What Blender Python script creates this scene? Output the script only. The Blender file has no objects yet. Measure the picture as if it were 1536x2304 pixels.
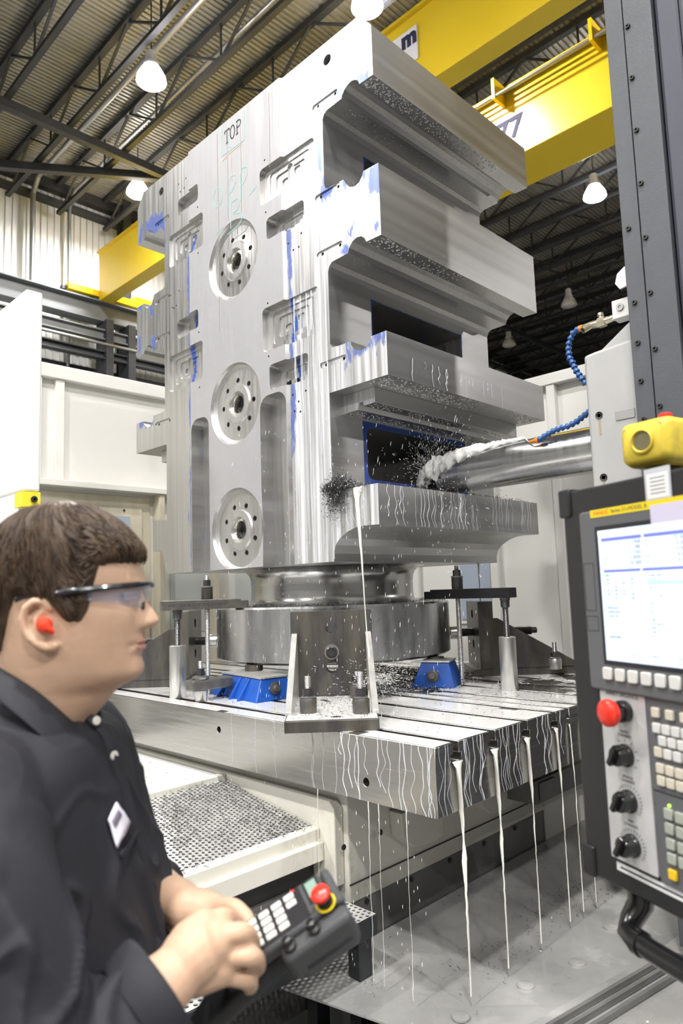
import bpy, bmesh, math, random
from math import sin, cos, pi, radians, sqrt
from mathutils import Vector, Matrix, noise
random.seed(7)
SC = bpy.context.scene
COL = SC.collection
V = Vector

# ------------------------------------------------------------------ camera
YAW, PITCH, ROLL = radians(-44.659), radians(6.325), radians(-1.879)
CAM = V((3.8244, -2.1249, 1.6283))
FWD = V((sin(YAW)*cos(PITCH), cos(YAW)*cos(PITCH), sin(PITCH)))
_r = V((cos(YAW), -sin(YAW), 0)); _u = _r.cross(FWD)
RGT = cos(ROLL)*_r + sin(ROLL)*_u
UPV = -sin(ROLL)*_r + cos(ROLL)*_u
cam_data = bpy.data.cameras.new('camera')
cam = bpy.data.objects.new('camera', cam_data); COL.objects.link(cam)
cam.matrix_world = Matrix(((RGT.x, UPV.x, -FWD.x, CAM.x), (RGT.y, UPV.y, -FWD.y, CAM.y), (RGT.z, UPV.z, -FWD.z, CAM.z), (0, 0, 0, 1)))
cam_data.sensor_fit = 'VERTICAL'; cam_data.sensor_height = 36.0; cam_data.sensor_width = 24.0
cam_data.lens = 1577.26 / 2304 * 36.0
cam_data.clip_start = 0.05; cam_data.clip_end = 300
cam_data.dof.use_dof = True; cam_data.dof.focus_distance = 2.9; cam_data.dof.aperture_fstop = 4.5
SC.camera = cam

# ------------------------------------------------------------------ world, exposure
w = bpy.data.worlds.new('hall_air'); SC.world = w; w.use_nodes = True
bg = w.node_tree.nodes['Background']; bg.inputs[0].default_value = (0.93, 0.96, 1.0, 1); bg.inputs[1].default_value = 0.16
SC.view_settings.view_transform = 'Standard'; SC.view_settings.look = 'None'
SC.view_settings.exposure = 0.64; SC.view_settings.gamma = 1.0; SC.view_settings.use_curve_mapping = False
cy = SC.cycles; cy.max_bounces = 5; cy.diffuse_bounces = 3; cy.glossy_bounces = 4; cy.transmission_bounces = 3; cy.transparent_max_bounces = 6
cy.caustics_reflective = False; cy.caustics_refractive = False; cy.sample_clamp_indirect = 6.0; cy.use_adaptive_sampling = True; cy.adaptive_threshold = .04; cy.adaptive_min_samples = 16
cy.use_denoising = True
LAMP_W = 385.0      # watts of one high-bay lamp

# ------------------------------------------------------------------ node helpers
def _val(nt, v):
    n = nt.nodes.new('ShaderNodeValue'); n.outputs[0].default_value = v; return n.outputs[0]
def _m(nt, op, a, b=None, clamp=False):
    n = nt.nodes.new('ShaderNodeMath'); n.operation = op; n.use_clamp = clamp
    for i, x in enumerate((a, b)):
        if x is None: continue
        if isinstance(x, (int, float)): n.inputs[i].default_value = x
        else: nt.links.new(x, n.inputs[i])
    return n.outputs[0]
def _coords(nt, scale=(1, 1, 1), which='Object'):
    tc = nt.nodes.new('ShaderNodeTexCoord'); mp = nt.nodes.new('ShaderNodeMapping')
    mp.inputs['Scale'].default_value = scale
    nt.links.new(tc.outputs[which], mp.inputs['Vector']); return mp.outputs[0]
def _noise(nt, vec, scale, detail=3, rough=.55):
    n = nt.nodes.new('ShaderNodeTexNoise'); n.inputs['Scale'].default_value = scale
    n.inputs['Detail'].default_value = detail; n.inputs['Roughness'].default_value = rough
    nt.links.new(vec, n.inputs['Vector']); return n.outputs['Fac']
def _range(nt, x, a, b, c=0., d=1.):
    n = nt.nodes.new('ShaderNodeMapRange'); n.clamp = True
    for i, k in enumerate((a, b, c, d)): n.inputs[i+1].default_value = k
    nt.links.new(x, n.inputs[0]); return n.outputs[0]
def _mix(nt, fac, a, b):
    n = nt.nodes.new('ShaderNodeMix'); n.data_type = 'RGBA'
    for s, x in ((n.inputs[0], fac), (n.inputs[6], a), (n.inputs[7], b)):
        if isinstance(x, (int, float)): s.default_value = x
        elif isinstance(x, tuple): s.default_value = x if len(x) == 4 else (*x, 1)
        else: nt.links.new(x, s)
    return n.outputs[2]
MATS = {}
def mat(name, col, rough=.5, metal=0., var=0., vscale=6., stretch=(1, 1, 1), rvar=0., bump=0., bscale=40., bstretch=None,
        dirt=None, dirt_amt=.5, dirt_scale=4., emit=None, emit_s=0., coat=0., trans=0., ior=1.45, alpha=1., sss=0., spec=.5, sheen=0.):
    """one procedural material: base colour with noise variation, optional stain colour, roughness variation and fine relief"""
    if name in MATS: return MATS[name]
    m = bpy.data.materials.new(name); m.use_nodes = True; nt = m.node_tree
    p = nt.nodes['Principled BSDF']
    p.inputs['Base Color'].default_value = (*col, 1); p.inputs['Roughness'].default_value = rough; p.inputs['Metallic'].default_value = metal
    p.inputs['Specular IOR Level'].default_value = spec; p.inputs['IOR'].default_value = ior
    p.inputs['Coat Weight'].default_value = coat; p.inputs['Transmission Weight'].default_value = trans; p.inputs['Alpha'].default_value = alpha
    if sheen: p.inputs['Sheen Weight'].default_value = sheen
    if sss:
        p.inputs['Subsurface Weight'].default_value = sss; p.inputs['Subsurface Radius'].default_value = (.012, .005, .003); p.inputs['Subsurface Scale'].default_value = 1.0
    c = (*col, 1)
    if var or rvar:
        f = _noise(nt, _coords(nt, stretch), vscale, 4)
        if var:
            lo = tuple(max(0, k*(1-var)) for k in col); hi = tuple(min(1, k*(1+var)) for k in col)
            c = _mix(nt, _range(nt, f, .3, .7), lo, hi); nt.links.new(c, p.inputs['Base Color'])
        if rvar: nt.links.new(_range(nt, f, .3, .7, max(.02, rough-rvar), min(1, rough+rvar)), p.inputs['Roughness'])
    if dirt:
        g = _noise(nt, _coords(nt, stretch), dirt_scale, 6, .65)
        fac = _range(nt, g, .62-.3*dirt_amt, .72, 0, min(1., .4+dirt_amt))
        c = _mix(nt, fac, c, dirt); nt.links.new(c, p.inputs['Base Color'])
        if metal: nt.links.new(_m(nt, 'MULTIPLY', _m(nt, 'SUBTRACT', 1., fac), metal), p.inputs['Metallic'])
    if bump:
        b = nt.nodes.new('ShaderNodeBump'); b.inputs['Strength'].default_value = bump; b.inputs['Distance'].default_value = .004
        nt.links.new(_noise(nt, _coords(nt, bstretch or (1, 1, 1)), bscale, 3), b.inputs['Height']); nt.links.new(b.outputs[0], p.inputs['Normal'])
    if emit:
        p.inputs['Emission Color'].default_value = (*emit, 1); p.inputs['Emission Strength'].default_value = emit_s; m.cycles.emission_sampling = 'NONE'
    MATS[name] = m; return m

# ------------------------------------------------------------------ mesh builder
def frame_of(d):
    d = V(d).normalized(); a = V((0, 0, 1)) if abs(d.z) < .95 else V((1, 0, 0))
    x = a.cross(d).normalized(); return x, d.cross(x), d
class MB:
    def __init__(s): s.v = []; s.f = []
    def add(s, vs, fs):
        o = len(s.v); s.v += [V(q) for q in vs]; s.f += [tuple(i+o for i in q) for q in fs]; return s
    def box(s, a, b):
        (x0, y0, z0), (x1, y1, z1) = a, b
        x0, x1 = sorted((x0, x1)); y0, y1 = sorted((y0, y1)); z0, z1 = sorted((z0, z1))
        return s.add([(x0,y0,z0),(x1,y0,z0),(x1,y1,z0),(x0,y1,z0),(x0,y0,z1),(x1,y0,z1),(x1,y1,z1),(x0,y1,z1)],
                     [(3,2,1,0),(4,5,6,7),(0,1,5,4),(1,2,6,5),(2,3,7,6),(3,0,4,7)])
    def obox(s, c, ax, ay, az, hx, hy, hz):
        c = V(c); ax, ay, az = V(ax), V(ay), V(az)
        vs = [c+ax*hx*i+ay*hy*j+az*hz*k for k in (-1, 1) for i, j in ((-1,-1),(1,-1),(1,1),(-1,1))]
        fl = [(3,2,1,0),(4,5,6,7),(0,1,5,4),(1,2,6,5),(2,3,7,6),(3,0,4,7)]
        if ax.cross(ay).dot(az) < 0: fl = [q[::-1] for q in fl]
        return s.add(vs, fl)
    def bar(s, p, q, w, h, up=(0, 0, 1)):
        p, q = V(p), V(q); d = q-p; L = d.length; d = d/L
        sd = d.cross(V(up))
        if sd.length < 1e-4: sd = d.cross(V((1, 0, 0)))
        sd.normalize(); u2 = sd.cross(d)
        return s.obox((p+q)/2, sd, d, u2, w/2, L/2, h/2)
    def cyl(s, p, q, r0, r1=None, n=20, cap=True):
        p, q = V(p), V(q); r1 = r0 if r1 is None else r1; x, y, d = frame_of(q-p)
        vs = [p+(x*cos(2*pi*i/n)+y*sin(2*pi*i/n))*r0 for i in range(n)]+[q+(x*cos(2*pi*i/n)+y*sin(2*pi*i/n))*r1 for i in range(n)]
        fs = [(i, (i+1) % n, n+(i+1) % n, n+i) for i in range(n)]
        if cap: fs += [tuple(range(n))[::-1], tuple(range(n, 2*n))]
        return s.add(vs, fs)
    def lathe(s, prof, o=(0, 0, 0), d=(0, 0, 1), n=32, closed=False):
        """prof: (radius, height) pairs; ends capped when radius > 0, or joined to a ring when closed"""
        o = V(o); x, y, d = frame_of(d); k = len(prof)
        vs = [o+d*h+(x*cos(2*pi*i/n)+y*sin(2*pi*i/n))*r for r, h in prof for i in range(n)]
        fs = [(j*n+i, j*n+(i+1) % n, (j+1)*n+(i+1) % n, (j+1)*n+i) for j in range(k-1) for i in range(n)]
        if closed: fs += [((k-1)*n+i, (k-1)*n+(i+1) % n, (i+1) % n, i) for i in range(n)]
        else: fs += [tuple(range(n))[::-1], tuple(range((k-1)*n, k*n))]
        return s.add(vs, fs)
    def tube(s, path, r, n=10, cap=True):
        path = [V(q) for q in path]; k = len(path)
        rr = r if isinstance(r, (list, tuple)) else [r]*k
        t0 = (path[1]-path[0]).normalized(); x, y, _ = frame_of(t0); vs = []
        for i, q in enumerate(path):
            t = (path[min(i+1, k-1)]-path[max(i-1, 0)]).normalized()
            x = (x-t*x.dot(t)); x = x.normalized() if x.length > 1e-6 else frame_of(t)[0]; y = t.cross(x)
            vs += [q+(x*cos(2*pi*a/n)+y*sin(2*pi*a/n))*rr[i] for a in range(n)]
        fs = [(j*n+i, j*n+(i+1) % n, (j+1)*n+(i+1) % n, (j+1)*n+i) for j in range(k-1) for i in range(n)]
        if cap: fs += [tuple(range(n))[::-1], tuple(range((k-1)*n, k*n))]
        return s.add(vs, fs)
    def prism(s, poly, o, ex, ey, ez, d0, d1):
        """2-D polygon in the ex, ey plane pushed from d0 to d1 along ez"""
        o, ex, ey, ez = V(o), V(ex), V(ey), V(ez); n = len(poly)
        ar = sum(poly[i][0]*poly[(i+1) % n][1]-poly[(i+1) % n][0]*poly[i][1] for i in range(n))
        if (ar > 0) != (ex.cross(ey).dot(ez)*(d1-d0) > 0): poly = poly[::-1]
        vs = [o+ex*a+ey*b+ez*d0 for a, b in poly]+[o+ex*a+ey*b+ez*d1 for a, b in poly]
        return s.add(vs, [tuple(range(n))[::-1], tuple(range(n, 2*n))]+[(i, (i+1) % n, n+(i+1) % n, n+i) for i in range(n)])
    def ball(s, c, r, n=12, m=8, sc=(1, 1, 1)):
        c = V(c); vs = [c+V((0, 0, -r*sc[2]))]
        for j in range(1, m):
            a = -pi/2+pi*j/m
            vs += [c+V((r*cos(a)*cos(2*pi*i/n)*sc[0], r*cos(a)*sin(2*pi*i/n)*sc[1], r*sin(a)*sc[2])) for i in range(n)]
        vs.append(c+V((0, 0, r*sc[2]))); L = len(vs)-1
        fs = [(0, 1+(i+1) % n, 1+i) for i in range(n)]
        fs += [(1+j*n+i, 1+j*n+(i+1) % n, 1+(j+1)*n+(i+1) % n, 1+(j+1)*n+i) for j in range(m-2) for i in range(n)]
        fs += [(1+(m-2)*n+i, 1+(m-2)*n+(i+1) % n, L) for i in range(n)]
        return s.add(vs, fs)
    def loft(s, rings, cap=True, closed=True):
        n = len(rings[0]); vs = [q for r in rings for q in r]
        fs = [(j*n+i, j*n+(i+1) % n, (j+1)*n+(i+1) % n, (j+1)*n+i) for j in range(len(rings)-1) for i in range(n if closed else n-1)]
        if cap: fs += [tuple(range(n))[::-1], tuple(range((len(rings)-1)*n, len(rings)*n))]
        return s.add(vs, fs)
    def mesh(s, name, off=None):
        me = bpy.data.meshes.new(name)
        me.from_pydata([tuple(q-off) if off else tuple(q) for q in s.v], [], s.f); me.update(); return me
    def build(s, name, m, parent=None, world=True, smooth=38, bevel=0, seg=2, sub=0, at=None):
        """link as one object. A parented part is given in world coordinates unless world=False."""
        off = None
        if parent is not None and world: off = V(parent['base'])
        elif at is not None: off = V(at)
        me = s.mesh(name, off)
        o = bpy.data.objects.new(name, me); COL.objects.link(o)
        if parent is not None: o.parent = parent
        elif at is not None: o.location = at
        me.materials.append(m)
        if smooth:
            me.shade_smooth(); me.set_sharp_from_angle(angle=radians(smooth))
        if bevel:
            b = o.modifiers.new('edge', 'BEVEL'); b.width = bevel; b.segments = seg; b.limit_method = 'ANGLE'; b.angle_limit = radians(40)
            b.harden_normals = False
        if sub:
            b = o.modifiers.new('sub', 'SUBSURF'); b.levels = sub; b.render_levels = sub
        return o
def tag(o, label, cat, group=None, kind=None):
    o['label'] = label; o['category'] = cat
    if group: o['group'] = group
    if kind: o['kind'] = kind
    return o
def thing(name, base, label, cat, group=None, kind=None, rotz=0.):
    o = bpy.data.objects.new(name, None); COL.objects.link(o); o.location = base; o.rotation_euler = (0, 0, rotz)
    o['base'] = [float(k) for k in base]; o.empty_display_size = .1
    return tag(o, label, cat, group, kind)
def copy_part(src, parent, name=None):
    c = src.copy(); COL.objects.link(c); c.parent = parent
    return c
def copy_thing(src, loc, rotz, label, group=None):
    r = src.copy(); COL.objects.link(r); r.location = loc; r.rotation_euler = (0, 0, rotz); r['label'] = label; r['base'] = [float(k) for k in loc]
    if group: r['group'] = group
    for ch in list(src.children):
        c = copy_part(ch, r)
        for g in ch.children: copy_part(g, c)
    return r
def struct(o): o['kind'] = 'structure'; return o
def rrect(x0, y0, x1, y1, r, n=5):
    pts = []
    for cx, cy, a0 in ((x1-r, y0+r, -90), (x1-r, y1-r, 0), (x0+r, y1-r, 90), (x0+r, y0+r, 180)):
        pts += [(cx+r*cos(radians(a0+90*i/n)), cy+r*sin(radians(a0+90*i/n))) for i in range(n+1)]
    return pts
def boolean(o, cutters):
    """cut a list of closed meshes out of o and bake the result into its mesh"""
    tmp = []
    for mb in cutters:
        c = bpy.data.objects.new('cut', mb.mesh('cut', V(o['off']) if 'off' in o else None)); COL.objects.link(c); tmp.append(c)
        c.parent = o.parent
        b = o.modifiers.new('cut', 'BOOLEAN'); b.operation = 'DIFFERENCE'; b.object = c; b.solver = 'MANIFOLD'
    bpy.context.view_layer.update()
    dg = bpy.context.evaluated_depsgraph_get(); me = bpy.data.meshes.new_from_object(o.evaluated_get(dg))
    for b in list(o.modifiers): o.modifiers.remove(b)
    old = o.data; o.data = me; me.name = o.name
    for c in tmp:
        cm = c.data; bpy.data.objects.remove(c); bpy.data.meshes.remove(cm)
    bpy.data.meshes.remove(old)
    me.shade_smooth(); me.set_sharp_from_angle(angle=radians(14))
    return o
# ================================================================== HALL (structure)
m_conc = mat('floor_concrete', (.17, .17, .165), .6, var=.2, vscale=1.2, bump=.15, bscale=30)
m_deck = mat('galvanised_roof_deck', (.36, .345, .29), .42, .5, var=.22, vscale=.8, stretch=(1, .15, 1))
m_siding = mat('white_corrugated_siding', (.80, .81, .78), .45, var=.06, vscale=.6)
m_steel = mat('dark_painted_steel', (.036, .039, .045), .6, .1, var=.2, vscale=2.)
m_steel2 = mat('grey_painted_steel', (.16, .17, .18), .5, .1, var=.15, vscale=2.)
m_wallg = mat('grey_hall_wall', (.24, .24, .24), .6)
m_galv = mat('galvanised_pipe', (.36, .36, .35), .4, .7)
m_yellow = mat('crane_yellow_paint', (.90, .64, .03), .30, 0, var=.05, vscale=.5, coat=.3)
m_yellow2 = mat('end_truck_yellow', (.90, .62, .01), .35, 0)
m_navy = mat('dark_blue_lettering', (.018, .018, .06), .7)
m_white = mat('white_sign', (.86, .85, .88), .4)

struct(MB().box((-12.3, -14, -.2), (22, 40, 0)).build('floor', m_conc, smooth=0))

def corrugated(o, along, across, up, length, width, pitch, depth):
    """trapezoid sheeting: ribs run along 'along', repeat over 'width' along 'across', stand out by 'depth' along 'up'"""
    o, a, c, u = V(o), V(along), V(across), V(up); mb = MB(); n = int(width/pitch); pr = []
    for i in range(n):
        b = i*pitch
        pr += [(b, 0), (b+pitch*.42, 0), (b+pitch*.5, depth), (b+pitch*.92, depth)]
    pr.append((n*pitch, 0))
    vs = [o+c*x+u*h for x, h in pr]+[o+c*x+u*h+a*length for x, h in pr]; k = len(pr)
    back = [o+c*pr[0][0]-u*.06, o+c*pr[-1][0]-u*.06]; back += [q+a*length for q in back]
    fs = [(i, i+1, k+i+1, k+i) for i in range(k-1)]
    mb.add(vs, fs); mb.add(back, [(0, 2, 3, 1)])
    return mb
struct(corrugated((-12, 40, 11.5), (0, -1, 0), (1, 0, 0), (0, 0, -1), 54, 32, .10, .032).build('ceiling', m_deck, smooth=0))
wl = struct(corrugated((-12, -14, 0), (0, 0, 1), (0, 1, 0), (1, 0, 0), 11.5, 54, .16, .035).build('wall_left', m_siding, smooth=0))
struct(corrugated((-12, 40, 0), (0, 0, 1), (1, 0, 0), (0, -1, 0), 11.5, 32, .2, .035).build('wall_back', m_steel2, smooth=0))
struct(MB().box((22, -14, 0), (22.2, 40, 11.5)).build('wall_right', m_wallg, smooth=0))
struct(MB().box((-12, -14.2, 0), (22, -14, 11.5)).build('wall_front', m_wallg, smooth=0))
k = 0
for z, h in ((11.36, .28), (10.96, .12), (7.0, .16), (3.0, .16)):
    k += 1; struct(MB().box((-11.96, -14, z-h/2), (-11.75, 40, z+h/2)).build('trim_%d' % k, m_steel, smooth=0))
# wall columns and the galvanised down pipes beside them
for i, (y, wd) in enumerate(((6.05, .22), (12.2, .3), (18.4, .3), (24.6, .3), (-.1, .3))):
    t = thing('wall_column', (-11.6, y, 0), ['dark steel wall column right of the white siding, beside the yellow crane end', 'dark steel column far behind the block',
        'second dark steel column far behind the block', 'third dark steel column far behind the block', 'dark steel column behind the white guard panel'][i], 'column', 'steel wall columns', 'structure')
    MB().box((-11.73, y-wd/2, 0), (-11.70, y+wd/2, 11.45)).build('flange', m_steel, t, smooth=0)
    MB().box((-11.43, y-wd/2, 0), (-11.40, y+wd/2, 11.45)).build('flange', m_steel, t, smooth=0)
    MB().box((-11.70, y-.02, 0), (-11.43, y+.02, 11.45)).build('web', m_steel, t, smooth=0)
for y, r, lb in ((3.86, .06, 'wide galvanised duct running up the white siding'), (4.72, .04, 'slim galvanised pipe running up the white siding')):
    mb = MB().tube([(-11.7, y, 5.5), (-11.7, y, 10.2), (-11.7, y, 10.9), (-11.4, y, 11.2), (-9.5, y, 11.22), (2., y, 11.22)], r, 14)
    tag(mb.build('wall_pipe', m_galv), lb, 'pipe', 'galvanised wall pipes')

# roof joists: open web trusses running along X
JY = [1.0+1.15*i for i in range(24)]
proto = None
for i, y in enumerate(JY):
    lab = 'open-web steel joist under the roof deck'
    if proto is None:
        t = proto = thing('roof_joist', (0, y, 10.6), lab, 'joist', 'steel roof joists')
        MB().box((-11.7, y-.06, 11.33), (20, y+.06, 11.44)).build('top_chord', m_steel, t, smooth=0)
        MB().box((-11.7, y-.05, 10.6), (20, y+.05, 10.68)).build('bottom_chord', m_steel, t, smooth=0)
        mb = MB(); x = -11.5; up = True
        while x < 19:
            a = (x, y, 10.66 if up else 11.36); b = (x+1.05, y, 11.36 if up else 10.66)
            mb.bar(a, b, .035, .045, (0, 1, 0)); x += 1.05; up = not up
            if up: mb.bar((x, y, 10.66), (x, y, 11.36), .03, .03, (0, 1, 0))
        mb.build('web_bracing', m_steel, t, smooth=0)
    else: copy_thing(proto, (0, y, 10.6), 0, lab)
for i, (p, q, lab) in enumerate((((-8.55, -4, 10.52), (-8.55, 30, 10.52), 'dark steel cross tie running under the roof joists'),
                         ((-10.8, 2.2, 10.5), (-8.2, 6.0, 10.5), 'diagonal dark steel brace meeting the cross tie at the block'),
                         ((1.5, -4, 10.52), (1.5, 30, 10.52), 'dark steel cross tie over the machine'))):
    tag(MB().bar(p, q, .14, .16).build('roof_tie', m_steel, smooth=0), lab, 'tie')

# crane runway along the wall
def ibeam(mb, x, y0, y1, z0, z1, w, t=.03):
    mb.box((x-w/2, y0, z1-t), (x+w/2, y1, z1)); mb.box((x-w/2, y0, z0), (x+w/2, y1, z0+t)); mb.box((x-t/2, y0, z0+t), (x+t/2, y1, z1-t))
t = thing('crane_runway', (-10.9, 0, 6.9), 'dark steel crane runway beam along the white siding under the yellow end truck', 'beam')
mb = MB(); ibeam(mb, -10.9, -14, 38, 7.88, 8.36, .36); mb.build('runway_beam', m_steel2, t, smooth=0)
MB().box((-10.94, -14, 8.36), (-10.86, 38, 8.42)).build('rail', m_steel, t, smooth=0)
mb = MB(); ibeam(mb, -10.75, -14, 38, 7.42, 7.66, .2); mb.build('lower_beam', m_steel2, t, smooth=0)
mb = MB(); ibeam(mb, -10.75, -14, 38, 6.98, 7.16, .2); mb.build('bottom_beam', m_steel, t, smooth=0)
MB().cyl((-10.6, -14, 7.3), (-10.6, 38, 7.3), .035, n=10).build('conductor_pipe', m_galv, t)
for y in (-1.5, 5.2, 5.75, 11.2, 17.5): MB().box((-11.1, y-.09, 0), (-10.6, y+.09, 7.9)).build('bracket_post', m_steel, t, smooth=0)

# travelling crane: two box girders along X, end truck on the runway
t = thing('bridge_crane', (-10.9, 5.2, 8.42), 'yellow double-girder bridge crane spanning the hall above the block', 'crane')
MB().box((-10.75, 5.0, 8.34), (18, 5.32, 9.49)).build('girder', m_yellow, t, smooth=0, bevel=.01)
MB().box((-10.75, 7.3, 8.32), (18, 8.2, 9.44)).build('girder', m_yellow, t, smooth=0, bevel=.01)
for y0, y1 in ((4.94, 5.38), (7.22, 8.28)):
    MB().box((-10.75, y0, 9.44), (18, y1, 9.49)).build('girder_flange', m_yellow, t, smooth=0)
for x in (-2.55, .2): MB().box((x, 7.45, 8.319), (x+.12, 8.1, 8.25)).build('girder_stiffener', m_yellow2, t, smooth=0)
et = MB().box((-11.05, 4.3, 8.45), (-10.76, 8.9, 8.60)).build('end_truck', m_yellow2, t, smooth=0, bevel=.01)
MB().box((-11.0, 5.9, 8.58), (-10.8, 6.9, 8.74)).build('truck_cover', m_yellow2, t, smooth=0, bevel=.03)
MB().box((-10.98, 4.2, 8.45), (-10.85, 4.29, 8.53)).build('bumper', m_steel, t, smooth=0)
for y in (4.9, 7.9):
    MB().cyl((-10.94, y, 8.50), (-10.86, y, 8.50), .078, n=16).build('wheel', m_steel, t)
for i in range(4):      # conductor bars on top of the far girder
    z = 9.46+.0*i
    MB().cyl((-10, 7.24-.075*i, 9.42-.05*i), (18, 7.24-.075*i, 9.42-.05*i), .022, n=8).build('conductor_bar', m_galv, t)
for x in (-8.2, -5.6, -3.2, -1.55, .05, 1.4, 3.2):
    MB().box((x, 6.98, 9.22), (x+.05, 7.32, 9.56)).build('bar_bracket', m_yellow2, t, smooth=0)
def text_mesh(body, size, extrude=.0005, font=None, align='CENTER', bold=0.):
    cu = bpy.data.curves.new('lettering', 'FONT'); cu.body = body; cu.size = size; cu.offset = bold; cu.extrude = extrude; cu.align_x = align; cu.align_y = 'CENTER'; cu.resolution_u = 3
    o = bpy.data.objects.new('lettering', cu); COL.objects.link(o); bpy.context.view_layer.update()
    me = bpy.data.meshes.new_from_object(o.evaluated_get(bpy.context.evaluated_depsgraph_get()))
    bpy.data.objects.remove(o); bpy.data.curves.remove(cu); return me
def text_obj(name, body, size, m, c, ex, ey, parent=None, extrude=.0005, sx=1., align='CENTER', bold=0.):
    """flat lettering centred at c, reading along ex with ey up"""
    me = text_mesh(body, size, extrude, align=align, bold=bold); ex, ey = V(ex).normalized(), V(ey).normalized(); ez = ex.cross(ey)
    o = bpy.data.objects.new(name, me); COL.objects.link(o); me.materials.append(m)
    M3 = Matrix(((ex.x*sx, ey.x, ez.x, c[0]), (ex.y*sx, ey.y, ez.y, c[1]), (ex.z*sx, ey.z, ez.z, c[2]), (0, 0, 0, 1)))
    if parent is not None:
        o.parent = parent; o.matrix_local = Matrix.Translation(-V(parent['base'])) @ M3
    else: o.matrix_world = M3
    return o
text_obj('girder_number', '77', .48, m_navy, (-1.46, 7.29, 8.79), (1, 0, 0), (0, 0, 1), t, bold=.014)
MB().box((-2.05, 4.985, 8.76), (-1.46, 4.998, 9.26)).build('girder_sign', m_white, t, smooth=0)
text_obj('sign_letter', 'm', .34, m_navy, (-1.60, 4.983, 9.13), (1, 0, 0), (0, 0, 1), t, bold=.02)
text_obj('sign_lettering', 'cranes', .12, m_navy, (-1.74, 4.983, 8.84), (1, 0, 0), (0, 0, 1), t)

# high-bay lamps
m_glow = mat('lit_lamp_refractor', (1, 1, 1), .3, emit=(1., .97, 1.), emit_s=40.)
m_dull = mat('unlit_lamp_refractor', (.55, .54, .50), .35)
m_hous = mat('lamp_housing', (.62, .62, .60), .4, .3)
def lamp_thing(p, lab, lit, group):
    t = thing('high_bay_lamp', p, lab, 'lamp', group); x, y, z = p
    MB().lathe([(.06, .50), (.09, .47), (.10, .30), (.13, .26), (.13, .22)], p, n=20).build('housing', m_hous, t)
    MB().lathe([(.09, .24), (.16, .17), (.225, .05), (.24, -.03), (.22, -.05), (.13, -.08), (.02, -.09)], p, n=24).build('refractor', m_glow if lit else m_dull, t)
    MB().cyl((x, y, z+.5), (x, y, 11.45), .012, n=8).build('suspension_rod', m_steel, t)
    if lit:
        L = bpy.data.lights.new('lamp_light', 'AREA'); L.shape = 'DISK'; L.size = .5; L.energy = LAMP_W; L.color = (1., .98, .95)
        o = bpy.data.objects.new('lamp_light', L); COL.objects.link(o); o.parent = t; o.location = (0, 0, -.12)
    return t
lamp_thing((-5.66, 3.39, 10.0), 'lit high-bay lamp hanging below the roof deck, highest on the left', True, 'lit high-bay lamps')
lamp_thing((-9.33, 5.184, 10.4), 'lit high-bay lamp touching the upper left corner of the block', True, 'lit high-bay lamps')
lamp_thing((-2.54, 5.224, 10.4), 'lit high-bay lamp right above the top corner of the block', True, 'lit high-bay lamps')
lamp_thing((-2.26, 12.22, 10.0), 'lit high-bay lamp below the yellow girder near the dark column', True, 'lit high-bay lamps')
lamp_thing((-5.51, 17.43, 10.0), 'unlit high-bay lamp in the far dark roof, the upper of two', False, 'unlit high-bay lamps')
lamp_thing((-8.62, 19.12, 10.0), 'unlit high-bay lamp in the far dark roof, the lower of two', False, 'unlit high-bay lamps')
for i, (x, y) in enumerate(((4.2, -1.9), (10.7, -1.9), (-3.9, -5.6), (2.6, -5.6), (9.1, -5.6), (-3.9, -12.4), (2.6, -12.4), (9.1, -12.4), (1.8, 9.2), (13.0, 2.6), (3.2, 15.0), (15.5, 16.5))):
    lamp_thing((x, y, 10.0), 'lit high-bay lamp of the hall hanging outside the picture', True, 'lit high-bay lamps of the hall')
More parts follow.
